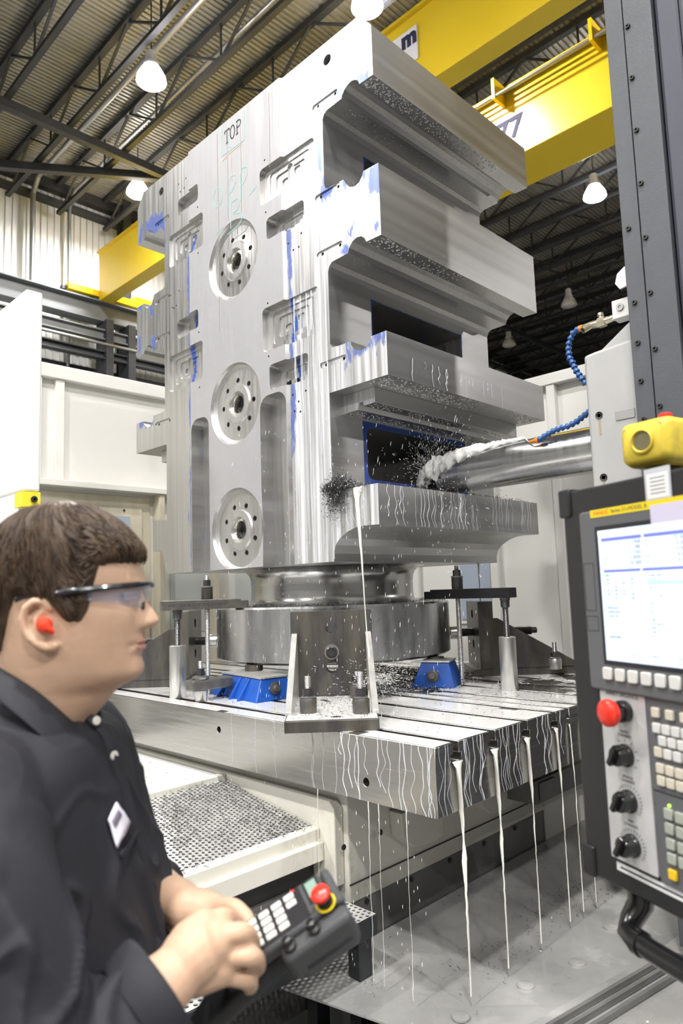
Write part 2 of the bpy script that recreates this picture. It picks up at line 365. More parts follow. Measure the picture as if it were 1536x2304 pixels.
# ================================================================== WORKPIECE
def workpiece_material():
    """bright machined steel: tool marks, coolant film on the wet side, blue layout dye along edges"""
    m = bpy.data.materials.new('machined_steel_block'); m.use_nodes = True; nt = m.node_tree; p = nt.nodes['Principled BSDF']
    tc = nt.nodes.new('ShaderNodeTexCoord'); sp = nt.nodes.new('ShaderNodeSeparateXYZ'); nt.links.new(tc.outputs['Object'], sp.inputs[0])
    X, Y, Z = sp.outputs; Z = _m(nt, 'SUBTRACT', Z, .469)
    nrm = nt.nodes.new('ShaderNodeNewGeometry'); ns = nt.nodes.new('ShaderNodeSeparateXYZ'); nt.links.new(nrm.outputs['True Normal'], ns.inputs[0])
    front = _range(nt, ns.outputs[1], -.9, -.6, 1, 0)          # faces towards -Y
    side = _range(nt, ns.outputs[0], .6, .9, 0, 1)             # faces towards +X
    st = _noise(nt, _coords(nt, (60, 60, 1.2)), 1., 4, .6)      # vertical feed marks
    bl = _noise(nt, _coords(nt, (1, 1, 1)), 2.2, 4, .6)
    hz = _noise(nt, _coords(nt, (1.0, .35, 16)), 1., 4, .5)     # feed marks along the shelves
    feed = _mix(nt, side, st, hz)
    base = _mix(nt, _range(nt, feed, .25, .75), (.46, .455, .445), (.62, .62, .615))
    base = _mix(nt, _m(nt, 'MULTIPLY', _range(nt, bl, .45, .7), .35), base, (.46, .455, .44))
    # matte skin of the raised central pad (not machined)
    pad = _m(nt, 'MULTIPLY', front, _range(nt, Y, -.648, -.640, 1, 0))
    padz = _m(nt, 'MULTIPLY', pad, _range(nt, Z, -.1, 2.5, 1, 1))
    grain = _noise(nt, _coords(nt, (1, 1, 1)), 3., 5, .6)
    skin = _mix(nt, grain, (.36, .36, .37), (.44, .44, .45))
    base = _mix(nt, padz, base, skin)
    # milky coolant film, running down the shelf-side strip; its white also paints blown-out glare
    wet = _m(nt, 'MULTIPLY', front, _range(nt, X, .395, .44, 0, 1))
    sf = _noise(nt, _coords(nt, (34, 34, .55)), 1., 5, .7)
    film = _m(nt, 'MULTIPLY', wet, _range(nt, sf, .42, .66, 0., .9))
    base = _mix(nt, film, base, (.86, .88, .93))
    # blue layout dye: patches with ragged, dripping borders
    boxes = [(-.418, .016, .95, .95), (.430, .014, 1.05, .55), (.665, .016, 1.86, .22), (.915, .07, 2.085, .03), (.80, .03, 2.10, .05), (.70, .03, 1.68, .04), (.985, .03, 1.60, .07), (.80, .04, 1.665, .03), (.80, .03, 1.36, .03),
             (.86, .07, 1.66, .022), (.985, .02, 1.40, .03), (.83, .02, 1.42, .03), (.885, .06, .90, .03), (.98, .02, .93, .035), (.80, .015, .90, .05),
             (-.965, .02, 2.12, .06), (-.80, .10, 2.13, .06), (-.69, .012, 2.0, .12), (-.985, .03, 1.66, .03), (-.84, .02, 1.62, .05), (-.985, .012, 1.42, .06), (-.82, .02, 1.38, .04), (-.93, .06, .915, .025), (-.83, .015, .93, .05)]
    dmin = None
    for cx, hx, cz, hz_ in boxes:
        dx = _m(nt, 'SUBTRACT', _m(nt, 'ABSOLUTE', _m(nt, 'SUBTRACT', X, cx)), hx)
        dz = _m(nt, 'SUBTRACT', _m(nt, 'ABSOLUTE', _m(nt, 'SUBTRACT', Z, cz)), hz_)
        d = _m(nt, 'MAXIMUM', dx, _m(nt, 'MULTIPLY', dz, .6)); dmin = d if dmin is None else _m(nt, 'MINIMUM', dmin, d)
    rag = _noise(nt, _coords(nt, (26, 26, 5)), 1., 5, .7)
    blue_f = _m(nt, 'MULTIPLY', front, _range(nt, _m(nt, 'ADD', dmin, _m(nt, 'MULTIPLY', _m(nt, 'SUBTRACT', rag, .5), .11)), .006, -.006))
    blue_f = _m(nt, 'MULTIPLY', blue_f, _range(nt, Y, -.65, -.638, 0, 1))
    # dye band round the lowest window in the web
    def band(c0, c1, z0, z1, wdt):
        dy = _m(nt, 'SUBTRACT', _m(nt, 'ABSOLUTE', _m(nt, 'SUBTRACT', Y, (c0+c1)/2)), (c1-c0)/2)
        dz = _m(nt, 'SUBTRACT', _m(nt, 'ABSOLUTE', _m(nt, 'SUBTRACT', Z, (z0+z1)/2)), (z1-z0)/2)
        a = _m(nt, 'MAXIMUM', dy, dz); return _range(nt, _m(nt, 'ADD', a, _m(nt, 'MULTIPLY', _m(nt, 'SUBTRACT', rag, .5), .01)), wdt, wdt-.004)
    web = _m(nt, 'MULTIPLY', _m(nt, 'MULTIPLY', side, _range(nt, X, .70, .71, 1, 0)), _range(nt, X, .64, .66, 0, 1))
    blue_w = _m(nt, 'MULTIPLY', web, _m(nt, 'ADD', _m(nt, 'ADD', band(-.405, .355, .38, .625, .028), band(-.355, .377, 1.0, 1.245, .007)), band(-.36, .37, 1.76, 1.97, .008), True))
    blue = _m(nt, 'MAXIMUM', blue_f, blue_w)
    base = _mix(nt, blue, base, (.045, .10, .42))
    nt.links.new(base, p.inputs['Base Color'])
    met = _m(nt, 'SUBTRACT', .92, _m(nt, 'MAXIMUM', _m(nt, 'MAXIMUM', _m(nt, 'MULTIPLY', blue, .8), _m(nt, 'MULTIPLY', film, .85), True), _m(nt, 'MULTIPLY', padz, .55)), True)
    nt.links.new(met, p.inputs['Metallic'])
    rg = _m(nt, 'ADD', _range(nt, feed, .3, .7, .30, .44), _m(nt, 'MULTIPLY', padz, .20))
    nt.links.new(rg, p.inputs['Roughness'])
    b = nt.nodes.new('ShaderNodeBump'); b.inputs['Strength'].default_value = .22; b.inputs['Distance'].default_value = .003
    nt.links.new(feed, b.inputs['Height']); nt.links.new(b.outputs[0], p.inputs['Normal'])
    MATS['block'] = m; return m
m_block = workpiece_material()
m_polish = mat('turned_steel', (.50, .50, .49), .22, .95, var=.10, vscale=2., stretch=(1, 1, 14), rvar=.08)
m_ring = mat('ground_steel_ring', (.56, .565, .57), .26, .95, var=.12, vscale=5., stretch=(3, 3, .5), rvar=.08)
m_dark = mat('black_oxide_steel', (.035, .035, .038), .42, .6)
m_bore = mat('polished_bore_lip', (.70, .69, .64), .15, .95)
m_chalk_t = mat('turquoise_chalk', (.30, .62, .62), .9); m_chalk_o = mat('orange_chalk', (.72, .42, .30), .9)
m_stamp = mat('black_stamped_letters', (.025, .025, .03), .6)

WP = thing('workpiece', (1.0, .64, 1.281), 'tall machined steel block marked TOP with stepped shelves, standing on a round flange', 'workpiece')
RT = [(2.002, 4.062), (2.002, 3.827), (1.921, 3.829), (1.913, 3.85), (1.898, 3.863), (1.876, 3.871), (1.852, 3.867), (1.83, 3.855), (1.815, 3.838), (1.81, 3.821),
      (1.714, 3.818), (1.695, 3.808), (1.684, 3.785), (1.682, 3.47), (1.689, 3.449), (1.703, 3.441), (1.805, 3.437), (1.818, 3.412), (1.838, 3.388), (1.868, 3.376),
      (1.895, 3.382), (1.915, 3.40), (1.924, 3.421), (2.011, 3.419), (2.011, 3.098), (1.926, 3.1), (1.917, 3.12), (1.898, 3.136), (1.872, 3.141), (1.845, 3.132),
      (1.824, 3.112), (1.817, 3.09), (1.715, 3.087), (1.698, 3.072), (1.69, 3.05), (1.688, 2.715), (1.70, 2.697), (1.736, 2.692), (1.814, 2.691), (1.816, 2.672),
      (1.833, 2.651), (1.869, 2.634), (1.907, 2.643), (1.926, 2.663), (1.932, 2.68), (2.017, 2.681), (2.017, 2.495), (1.674, 2.494), (1.674, 2.057), (1.938, 2.057),
      (1.938, 1.888), (1.844, 1.89), (1.80, 1.885), (1.756, 1.872), (1.71, 1.848), (1.682, 1.82), (1.67, 1.785), (1.67, 1.75)]
LT = [(2-a, b) for a, b in RT]
LT = LT[:LT.index((2-1.674, 2.057))]+[(.326, 2.057), (.25, 2.06), (.172, 2.067), (.172, 1.885), (.262, 1.882), (.272, 1.875), (.29, 1.84), (.32, 1.80), (.33, 1.77), (.33, 1.75)]
prof = [(1.93, 4.15)]+RT+LT[::-1]+[(.07, 4.15)]
PADV = -.015
body = MB().prism(prof, (0, 0, 0), (1, 0, 0), (0, 0, 1), (0, 1, 0), PADV, 1.28).build('body', m_block, WP, smooth=0)
body['off'] = list(WP['base'])
EX, EZ, EY = (1, 0, 0), (0, 0, 1), (0, 1, 0)
def fcut(mb, poly, v0, v1): return mb.prism(poly, (0, 0, 0), EX, EZ, EY, v0, v1)
c1 = MB()      # side strips lie lower than the central pad, with a sloped shoulder
c1.prism([(-.2, -.1), (.588, -.1), (.588, PADV-.001), (.600, PADV-.001), (.588, 0), (-.2, 0)], (0, 0, 0), EX, EY, EZ, 1.6, 4.3)
c1.prism([(2.2, -.1), (1.412, -.1), (1.412, PADV-.001), (1.400, PADV-.001), (1.412, 0), (2.2, 0)], (0, 0, 0), EX, EY, EZ, 1.6, 4.3)
BIG = [(1.238, 3.545, 1.622, 3.737), (1.237, 2.79, 1.622, 3.01), (.367, 3.54, .737, 3.735), (.363, 2.79, .722, 3.003)]
SMALL = [(1.283, 3.352, 1.542, 3.462), (1.282, 2.593, 1.543, 2.717), (.463, 3.822, .692, 3.922), (.448, 3.085, .683, 3.192)]
c2 = MB()
for x0, z0, x1, z1 in BIG: fcut(c2, rrect(x0, z0, x1, z1, .022), -.1, .014)
for x0, z0, x1, z1 in SMALL: fcut(c2, rrect(x0, z0, x1, z1, .022), -.1, .040)
fcut(c2, rrect(.604, 1.6, .77, 2.575, .06), -.1, .055); fcut(c2, rrect(1.203, 1.6, 1.398, 2.573, .065), -.1, .055)
for cz in (3.357, 2.588, 1.943):      # shallow dishes round the three bores
    c2.lathe([(.2105, -.1), (.2105, PADV+.001), (.203, PADV+.016), (.185, PADV+.026), (.150, PADV+.026), (.105, PADV+.022), (.097, PADV+.014), (.066, PADV+.013), (.062, PADV+.026), (.046, PADV+.030), (.044, .35)],
             (1.0, 0, cz), (0, 1, 0), 56)
c3 = MB()
for x0, z0, x1, z1 in BIG:              # stepped tool paths inside the large pockets
    fcut(c3, rrect(x0+.045, z0+.034, x1-.045, z1-.028, .02), 0., .020)
for x0, z0, x1, z1 in SMALL: fcut(c3, rrect(x0+.06, z0+.038, x1-.05, z1-.028, .012), 0., .048)
SL = [(3.874, 1), (3.447-.022, 1), (3.15, 1), (2.63, 1), (3.87, -1), (3.38, -1), (3.15, -1), (2.63, -1)]
for z, s in SL:
    a, b = (1.618, 1.785) if s > 0 else (.203, .368)
    fcut(c3, rrect(a, z-.014, b, z+.014, .0135), -.1, .007)
for cz, a0 in ((3.357, 12), (2.588, 0), (1.943, 22)):
    for i in range(8):
        a = radians(a0+45*i); c3.cyl((1+.126*cos(a), -.05, cz+.126*sin(a)), (1+.126*cos(a), .09, cz+.126*sin(a)), .0135, n=14)
c3.cyl((1.727, -.1, 4.06), (1.727, .2, 4.06), .025, n=24); c3.cyl((.28, -.1, 4.06), (.28, .2, 4.06), .025, n=24)
c4 = MB()
for x0, z0, x1, z1 in BIG:
    xm = (x0+x1)/2; zm = (z0+z1)/2
    fcut(c4, rrect(x0+.085, z0+.062, x1-.085, z1-.056, .016), 0., .027)
HOLES = [(1.418, 3.375), (1.362, 3.375), (1.418, 2.618), (1.361, 2.619), (.655, 3.87), (.645, 3.135)]
for x, z in HOLES: c4.cyl((x, -.05, z), (x, .16, z), .018, n=16)
for z, s in SL:
    for x in ((1.652, 1.765) if s > 0 else (.235, .352)): c4.cyl((x, -.05, z), (x, .05, z), .0075, n=10)
for x, z in ((.38, 3.37), (.47, 3.37), (.44, 3.29), (.40, 3.29), (.415, 3.282), (.687, 3.055), (.687, 2.745), (1.28, 3.03), (1.278, 2.763), (1.28, 3.775), (1.28, 3.50), (1.52, 2.54), (1.43, 2.54), (1.52, 3.30), (1.425, 3.285), (1.50, 3.24),
             (1.46, 3.24), (.55, 4.02), (.53, 3.97), (.47, 4.02), (.49, 3.965), (.687, 3.78), (.687, 3.51), (1.47, 2.50), (1.44, 2.46), (1.48, 2.45)): c4.cyl((x, -.05, z), (x, .03, z), .0055, n=8)
c5 = MB()
for x0, z0, x1, z1 in BIG:
    xm = (x0+x1)/2; zm = (z0+z1)/2; w4 = (x1-x0)/2
    fcut(c5, rrect(x0+.125, zm-.028, xm-.022, zm+.006, .010), 0., .034); fcut(c5, rrect(xm+.022, zm-.004, x1-.125, zm+.03, .010), 0., .034)
    fcut(c5, rrect(xm-.02, zm-.055, xm+.02, zm+.06, .018), 0., .031)
c6 = MB()      # windows through the web, seen from the shelf side, and the mirrored ones
for y0, z0, y1, z1 in ((.235, 2.13, .995, 2.375, ), (.285, 2.75, 1.017, 2.995), (.28, 3.51, 1.01, 3.72)):
    for xa, xb in ((1.15, 1.80), (.2, .85)):
        c6.prism(rrect(y0, z0, y1, z1, .035), (0, 0, 0), EY, EZ, EX, xa, xb)
boolean(body, [c1, c2, c3, c4, c5, c6])
bv = body.modifiers.new('edge', 'BEVEL'); bv.width = .0015; bv.segments = 1; bv.limit_method = 'ANGLE'; bv.angle_limit = radians(50)
# stepped rail under the third shelf
ST = [(1.66, 2.4945), (1.866, 2.4945), (1.866, 2.425), (1.80, 2.423), (1.795, 2.444), (1.774, 2.442), (1.764, 2.413), (1.66, 2.408)]
MB().prism(ST, (0, 0, 0), EX, EZ, EY, .083, 1.24).build('lower_rail', m_block, WP, smooth=0, bevel=.002)
MB().prism([(2-a, b) for a, b in ST], (0, 0, 0), EX, EZ, EY, .083, 1.24).build('lower_rail', m_block, WP, smooth=0, bevel=.002)
for cz in (3.357, 2.588, 1.943):
    MB().lathe([(.0595, .011), (.046, .008), (.0435, .012), (.0435, .044), (.0455, .044), (.0455, .020), (.0595, .0155)], (1, 0, cz), (0, 1, 0), 40, closed=True).build('bore_lip', m_bore, WP)
    MB().cyl((1, .045, cz), (1, .055, cz), .0434, n=32).build('bore_shade_disc', m_dark, WP)  # black disc closing the bore, painted stand-in for the shade inside
# neck and round flange below the block
NK = [(.30, 1.5551), (.475, 1.5551), (.468, 1.562), (.456, 1.575), (.451, 1.60), (.450, 1.66), (.453, 1.695), (.462, 1.72), (.48, 1.738), (.505, 1.748), (.52, 1.7502), (.30, 1.7502)]
MB().lathe(NK, (1, .64, 0), (0, 0, 1), 96, closed=True).build('neck', m_polish, WP, smooth=40)
FL = [(.2, 1.281), (.625, 1.281), (.640, 1.292), (.640, 1.545), (.632, 1.5545), (.2, 1.5545)]
MB().lathe(FL, (1, .64, 0), (0, 0, 1), 128, closed=True).build('flange', m_ring, WP, smooth=40)
# stamped TOP and chalk marks on the pad
def stamp(strokes, name):
    mb = MB()
    for pts in strokes:
        for (a, b), (c_, d_) in zip(pts, pts[1:]): mb.bar((a, PADV-.0006, b), (c_, PADV-.0006, d_), .0006, .0075, (0, 0, 1) if abs(c_-a) > abs(d_-b) else (1, 0, 0))
    return mb.build(name, m_stamp, WP, smooth=0)
def arc(cx, cz, rx, rz, a0, a1, n=12): return [(cx+rx*cos(radians(a0+(a1-a0)*i/n)), cz+rz*sin(radians(a0+(a1-a0)*i/n))) for i in range(n+1)]
stamp([[(.952, 4.093), (.992, 4.096)], [(.952, 4.093), (.952, 4.080)], [(.992, 4.096), (.992, 4.083)], [(.972, 4.094), (.972, 4.022)], [(.962, 4.021), (.982, 4.022)]], 'stamped_letter')
stamp([arc(1.020, 4.060, .019, .037, 0, 360, 18)], 'stamped_letter')
stamp([[(1.054, 4.098), (1.075, 4.099)]+arc(1.073, 4.081, .019, .018, 90, -90, 8)+[(1.060, 4.062)], [(1.060, 4.099), (1.060, 4.028)], [(1.051, 4.027), (1.070, 4.028)]], 'stamped_letter')
def chalk(pts, m, wd=.0045):
    path = [V((a+.022, PADV-.0004, b+.068 if b > 3.42 else b)) for a, b in pts]
    mb = MB(); mb.tube(path, wd/2, 6)
    for q in mb.v: q.y = PADV-.0008+(q.y-PADV)*.15
    return mb.build('chalk_mark', m, WP)
chalk([(.905, 4.06), (.90, 3.90), (1.10, 3.895), (1.10, 4.06)], m_chalk_t); chalk([(.96, 4.0), (.965, 3.92), (.99, 3.91)], m_chalk_t); chalk([(1.03, 4.03), (1.04, 4.01)], m_chalk_t)
chalk([(.90, 3.87), (.98, 3.885), (1.08, 3.885)], m_chalk_o); chalk([(.99, 3.88), (.985, 3.80), (.99, 3.72)], m_chalk_o)
chalk([(.86+.042*cos(radians(a))-.0, 3.685+.055*sin(radians(a))) for a in range(0, 361, 24)], m_chalk_t)
for x in (.96, 1.06): chalk([(x, 3.58), (x, 3.72), (x+.02, 3.75), (x+.055, 3.74), (x+.06, 3.70), (x+.03, 3.665), (x, 3.66)], m_chalk_t)
chalk([(.97, 3.46), (.975, 3.60), (1.03, 3.605), (1.05, 3.575), (1.03, 3.54), (.99, 3.535), (1.05, 3.52), (1.075, 3.485), (1.04, 3.455), (.94, 3.44)], m_chalk_t)
chalk([(.84, 3.485), (.90, 3.50)], m_chalk_t); chalk([(1.13, 3.575), (1.19, 3.60)], m_chalk_t)
for x, z0, z1 in ((.86, 3.0, 4.12), (.95, 3.52, 4.1), (1.065, 3.5, 4.1), (1.30, 3.65, 4.12)): chalk([(x, z1-.07), (x+.004, (z0+z1)/2), (x-.002, z0)], mat('rust_drip', (.33, .27, .22), .7), .0025)
# ================================================================== T-SLOT TABLE
m_table = mat('ground_table_steel', (.40, .39, .37), .24, .95, var=.10, vscale=8., stretch=(.4, .4, 10), rvar=.05, bump=.03, bscale=120)
m_milk = mat('milky_coolant', (.88, .88, .86), .12, 0, coat=.5, spec=.6)
m_cream = mat('cream_machine_paint', (.74, .72, .64), .38, 0, var=.05, vscale=3., dirt=(.36, .31, .22), dirt_amt=.08, dirt_scale=9.)
m_bolt = mat('black_socket_bolt', (.05, .05, .05), .4, .6)
ZT = 1.146; TX0, TX1, TY0, TY1, TH = -.48, 2.479, -.398, 1.672, .206
TB = thing('machine_table', (1.0, .64, ZT-TH), 'long steel table with T-slots, wet with milky coolant, carrying the block', 'machine table')
SLOT = [-.292+.208*i for i in range(10)]
pr = [(TY0, ZT-TH), (TY0, ZT)]
allc = sorted([(y, .015, .034, .028, .062) for y in SLOT]+[(.436, .012, .04, 0, 0)])
for y, h, d, h2, d2 in allc:
    if h2: pr += [(y-h, ZT), (y-h, ZT-d), (y-h2, ZT-d), (y-h2, ZT-d2), (y+h2, ZT-d2), (y+h2, ZT-d), (y+h, ZT-d), (y+h, ZT)]
    else: pr += [(y-h, ZT), (y-h, ZT-d), (y+h, ZT-d), (y+h, ZT)]
pr += [(TY1, ZT), (TY1, ZT-TH)]
slab = MB().prism(pr, (0, 0, 0), EY, EZ, EX, TX0, TX1).build('slab', m_table, TB, smooth=0); slab['off'] = list(TB['base'])
ct = MB()
for x, z, r in ((1.37, 1.075, .013), (2.19, 1.0, .014), (.45, 1.075, .013)): ct.cyl((x, TY0-.05, z), (x, TY0+.05, z), r, n=16)
boolean(slab, [ct])
b_ = slab.modifiers.new('edge', 'BEVEL'); b_.width = .0018; b_.segments = 1; b_.limit_method = 'ANGLE'; b_.angle_limit = radians(50)
# coolant puddles on the table ribs; ceiling reflection painted into their white
def blob_sheet(x0, x1, y0, y1, z, n=70, th=.0012, cut=.42, sc=3., seed=0., edge=.004):
    """thin wet film with a ragged outline on a horizontal surface"""
    mb = MB(); nx = n; ny = max(3, int(n*(y1-y0)/(x1-x0))) if x1-x0 > y1-y0 else n
    idx = {}
    def keep(i, j):
        x = x0+(x1-x0)*(i+.5)/nx; y = y0+(y1-y0)*(j+.5)/ny
        return noise.noise(V((x*sc, y*sc, seed)))*.5+.5+.25*noise.noise(V((x*sc*4, y*sc*4, seed+3))) > cut
    def vid(i, j):
        if (i, j) not in idx:
            x = x0+(x1-x0)*i/nx; y = y0+(y1-y0)*j/ny
            idx[(i, j)] = len(mb.v); mb.v.append(V((x, y, z+th*(1+.3*noise.noise(V((x*20, y*20, seed)))))))
        return idx[(i, j)]
    for i in range(nx):
        for j in range(ny):
            if keep(i, j): mb.f.append((vid(i, j), vid(i+1, j), vid(i+1, j+1), vid(i, j+1)))
    return mb
mb = MB(); ribs = [TY0]+[q for y, h, *_ in allc for q in (y-h, y+h)]+[TY1]
for a, b in zip(ribs[::2], ribs[1::2]):
    s = blob_sheet(-.4, 2.474, a+.003, b-.003, ZT, 110, .0012, .16 if a < .6 else .40, 3.2, a*3); mb.add(s.v, s.f)
tag(mb.build('coolant_puddles', m_milk, smooth=60), 'coolant pooled on the ribs of the slotted table, whitened for the ceiling reflection', 'coolant', kind='stuff')
def runs(plane_o, along, length, drop, nrm, count, wmin, wmax, seed, full=.8, wig=.012):
    """coolant trickles: thin half-round beads wandering down a vertical face"""
    rd = random.Random(seed); mb = MB(); o, a, n = V(plane_o), V(along), V(nrm)
    for _ in range(count):
        s = rd.uniform(.01, length-.01); w0 = rd.uniform(wmin, wmax); dl = drop*(1 if rd.random() < full else rd.uniform(.3, .9)); ph = rd.uniform(0, 9)
        k = 22; L = []
        for i in range(k+1):
            t = i/k; q = o+a*min(max(s+wig*noise.noise(V((ph, t*3.5, 1.))), .002), length-.002)+V((0, 0, -dl*t))
            ww = w0*(2.2-1.5*min(1, t*5) if rd.random() < 0 else 1)*(1+.25*noise.noise(V((ph, t*8, 5.))))
            L.append((q-a*ww/2+n*.0002, q+n*(.0002+ww*.35), q+a*ww/2+n*.0002))
        base = len(mb.v)
        for tr in L: mb.v += list(tr)
        for i in range(k):
            b = base+3*i; mb.f += [(b, b+1, b+4, b+3), (b+1, b+2, b+5, b+4)]
    return mb
m_run = mat('coolant_trickle', (.66, .68, .72), .18, 0, coat=.3)
mb = MB()
for a, b, n in ((TY0, SLOT[0]-.03, 5), (SLOT[0]+.03, SLOT[1]-.03, 12), (SLOT[1]+.03, SLOT[2]-.03, 11), (SLOT[2]+.03, SLOT[3]-.03, 9), (SLOT[3]+.03, TY1-.6, 8)):
    r_ = runs((TX1, a, ZT), (0, 1, 0), b-a, TH, (1, 0, 0), int(n*.75), .0012, .0034, int(n*7+a*100), wig=.022); mb.add(r_.v, r_.f)
r_ = runs((2.04, TY0, ZT), (1, 0, 0), .43, TH, (0, -1, 0), 17, .0016, .0048, 3, wig=.02); mb.add(r_.v, r_.f)
r_ = runs((1.90, TY0, ZT), (1, 0, 0), .14, TH, (0, -1, 0), 3, .002, .003, 8); mb.add(r_.v, r_.f)
r_ = runs((1.3, TY0, ZT), (1, 0, 0), .5, TH, (0, -1, 0), 4, .0012, .002, 5); mb.add(r_.v, r_.f)
r_ = runs((1.938, .05, 2.057), (0, 1, 0), 1.20, .168, (1, 0, 0), 44, .0012, .0036, 11, wig=.02); mb.add(r_.v, r_.f)
r_ = runs((1.70, 0, 2.055), (1, 0, 0), .23, .165, (0, -1, 0), 5, .0016, .0026, 12, wig=.03); mb.add(r_.v, r_.f)
r_ = runs((2.017, .15, 2.60), (0, 1, 0), .75, .10, (1, 0, 0), 16, .0016, .004, 13, .3); mb.add(r_.v, r_.f)
for x in (1.56, 1.48, 1.60, 1.44, 1.53, 1.65):
    r_ = runs((x, 0, 3.0), (1, 0, 0), .03, 1.24, (0, -1, 0), 2, .002, .004, int(x*1000), .6, .01); mb.add(r_.v, r_.f)
tag(mb.build('coolant_trickles', m_run, smooth=60), 'white coolant trickles running down the steel faces', 'coolant', kind='stuff')
# curtains of coolant falling from the T-slot ends, each a twisting ribbon
def stream(pts, widths, label, twist=0.5, name='coolant_stream', a0=(0, 1, 0), m=None):
    pts = [V(q) for q in pts]; mb = MB(); n = 10; K = 60; rings = []
    for i in range(K+1):
        t = i/K*(len(pts)-1); j = min(int(t), len(pts)-2); q = pts[j].lerp(pts[j+1], t-j)
        tw = (t/(len(pts)-1)); wd = widths[j]+(widths[j+1]-widths[j])*(t-j)
        ang = twist*tw*pi*2; a = V(a0); b = V((0, 0, 1)).cross(a).normalized()
        ax = a*cos(ang)+b*sin(ang); ay = V((0, 0, 1)).cross(ax)
        th = max(.0022, wd*.18)
        q = q+ax*.002*noise.noise(V((t*4, pts[0].x*9, 0)))
        rings.append([q+ax*wd/2*cos(2*pi*k/n)+ay*th*sin(2*pi*k/n) for k in range(n)])
    mb.loft(rings)
    return tag(mb.build(name, m or m_milk, smooth=80), label, 'coolant stream', 'coolant streams')
m_stream = mat('falling_coolant', (.86, .85, .78), .15, 0, coat=.4)
FZ = .42
for i, (w0, w1, lb) in enumerate(((.052, .016, 'broad coolant stream falling from the first T-slot end, nearest the table corner'), (.046, .012, 'coolant stream falling from the second T-slot end'),
                              (.040, .006, 'thin coolant stream falling from the third T-slot end'), (.030, .006, 'thin coolant stream falling from the fourth T-slot end'), (.012, .005, 'fine coolant thread below the narrow guide groove'), (.020, .008, 'ragged coolant stream falling beside the control panel'))):
    y = (SLOT[0], SLOT[1], SLOT[2], SLOT[3], .436, SLOT[4])[i]; x = TX1
    stream([(x+.004, y, ZT-.058), (x+.006, y, ZT-.075), (x+.008, y, ZT-.15), (x+.010, y, ZT-.21), (x+.012, y, .86), (x+.012, y, .80), (x+.012, y, .70), (x+.012, y, .60), (x+.012, y, FZ-.01)], [w0, w0*.95, w0*.7, w0*.40, w1*.35, w1, w1*.45, w1*.6, w1*.4], lb, .55, m=m_stream)
# ================================================================== FIXTURES ON THE TABLE
m_brk = mat('oiled_bracket_steel', (.13, .12, .10), .36, .6, var=.45, vscale=14., stretch=(1, 1, .22), dirt=(.035, .035, .045), dirt_amt=.6, dirt_scale=9.)
m_wetedge = mat('wet_ground_steel', (.62, .61, .58), .28, .6, var=.12, vscale=20.)
m_bar = mat('strap_steel', (.15, .145, .13), .4, .6, var=.25, vscale=20.)
m_stud = mat('zinc_stud_steel', (.34, .34, .34), .32, .9, var=.15, vscale=60.)
m_nut = mat('black_nut_steel', (.10, .10, .10), .3, .8)
m_cylst = mat('bright_support_steel', (.56, .56, .54), .3, .85, var=.1, vscale=30., stretch=(1, 1, .2))
m_bluep = mat('blue_jack_paint', (.012, .075, .36), .35, 0, var=.15, vscale=14., dirt=(.03, .03, .035), dirt_amt=.1, dirt_scale=18.)
C0 = V((1.0, .64, 0)); NR = V((cos(-pi/4), sin(-pi/4), 0)); TG = V((cos(pi/4), sin(pi/4), 0))
def NT(n, t, z): return C0+NR*n+TG*t+V((0, 0, z))
def threaded(mb, p, q, r, pitch=.004, n=14):
    p, q = V(p), V(q); L = (q-p).length; k = max(2, int(L/pitch)); pf = []
    for i in range(k): pf += [(r*.88, L*i/k), (r, L*(i+.5)/k)]
    pf.append((r*.88, L)); return mb.lathe(pf, p, q-p, n)
def hexnut(mb, c, af, h, d=(0, 0, 1)):
    c = V(c); d = V(d).normalized(); R_ = af/sqrt(3)
    return mb.cyl(c, c+d*h*.92, R_, n=6).cyl(c+d*h*.9, c+d*h, R_*.86, n=18)
# ---- angle bracket, modelled with x pointing away from the flange
def bracket(base_ang, shift, label, ends, front=False, label_g='angle brackets round the flange'):
    ca = radians(base_ang); t = thing('angle_bracket', (1.0, .64, ZT), label, 'bracket', label_g, rotz=ca)
    s = shift
    pl = MB().prism(rrect(-.172, .041, .172, .395, .004, 2), (0, 0, 0), (0, 1, 0), (0, 0, 1), (1, 0, 0), .872+s, .95+s).build('upright_plate', m_brk, t, world=False, smooth=0)
    c = MB()
    for z in (.325, .16): c.cyl((.8+s, 0, z), (1.1+s, 0, z), .025, n=24)
    boolean(pl, [c]); bv_ = pl.modifiers.new('e', 'BEVEL'); bv_.width = .002; bv_.segments = 1; bv_.limit_method = 'ANGLE'
    MB().box((.84+s, -.163, .0005), (1.493+s, .163, .0410)).build('base_plate', m_brk, t, world=False, smooth=0, bevel=.003)
    for y in (-.155, .155):
        MB().prism([(.95+s, .041), (1.40+s, .041), (1.40+s, .055), (.975+s, .305), (.95+s, .305)], (0, y, 0), (1, 0, 0), (0, 0, 1), (0, 1, 0), -.012, .012).build('gusset', m_wetedge if front else m_brk, t, world=False, smooth=0, bevel=.002)
    sc = threaded(MB(), (.665, 0, .225), (ends, 0, .225), .0245, .006, 18).build('push_screw', m_nut, t, world=False)
    MB().lathe([(.032, 0), (.036, .004), (.036, .045), (.030, .05)], (.642, 0, .225), (1, 0, 0), 24).build('screw_pad', m_cylst, sc, world=False)
    MB().cyl((ends, 0, .225), (ends+.03, 0, .225), .016, n=4).build('screw_square', m_nut, sc, world=False)
    return t
bF = bracket(-45, 0, 'front angle bracket with three holes and white wet gussets, overhanging the table edge', 1.015, True)
hx = MB().cyl((.951, 0, .225), (.985, 0, .225), .030, n=24).build('lock_nut', m_cylst, bF, world=False)
bL = bracket(225, -.103, 'oil-stained angle bracket behind the man\'s chin, pushing the flange from the left', 1.32)
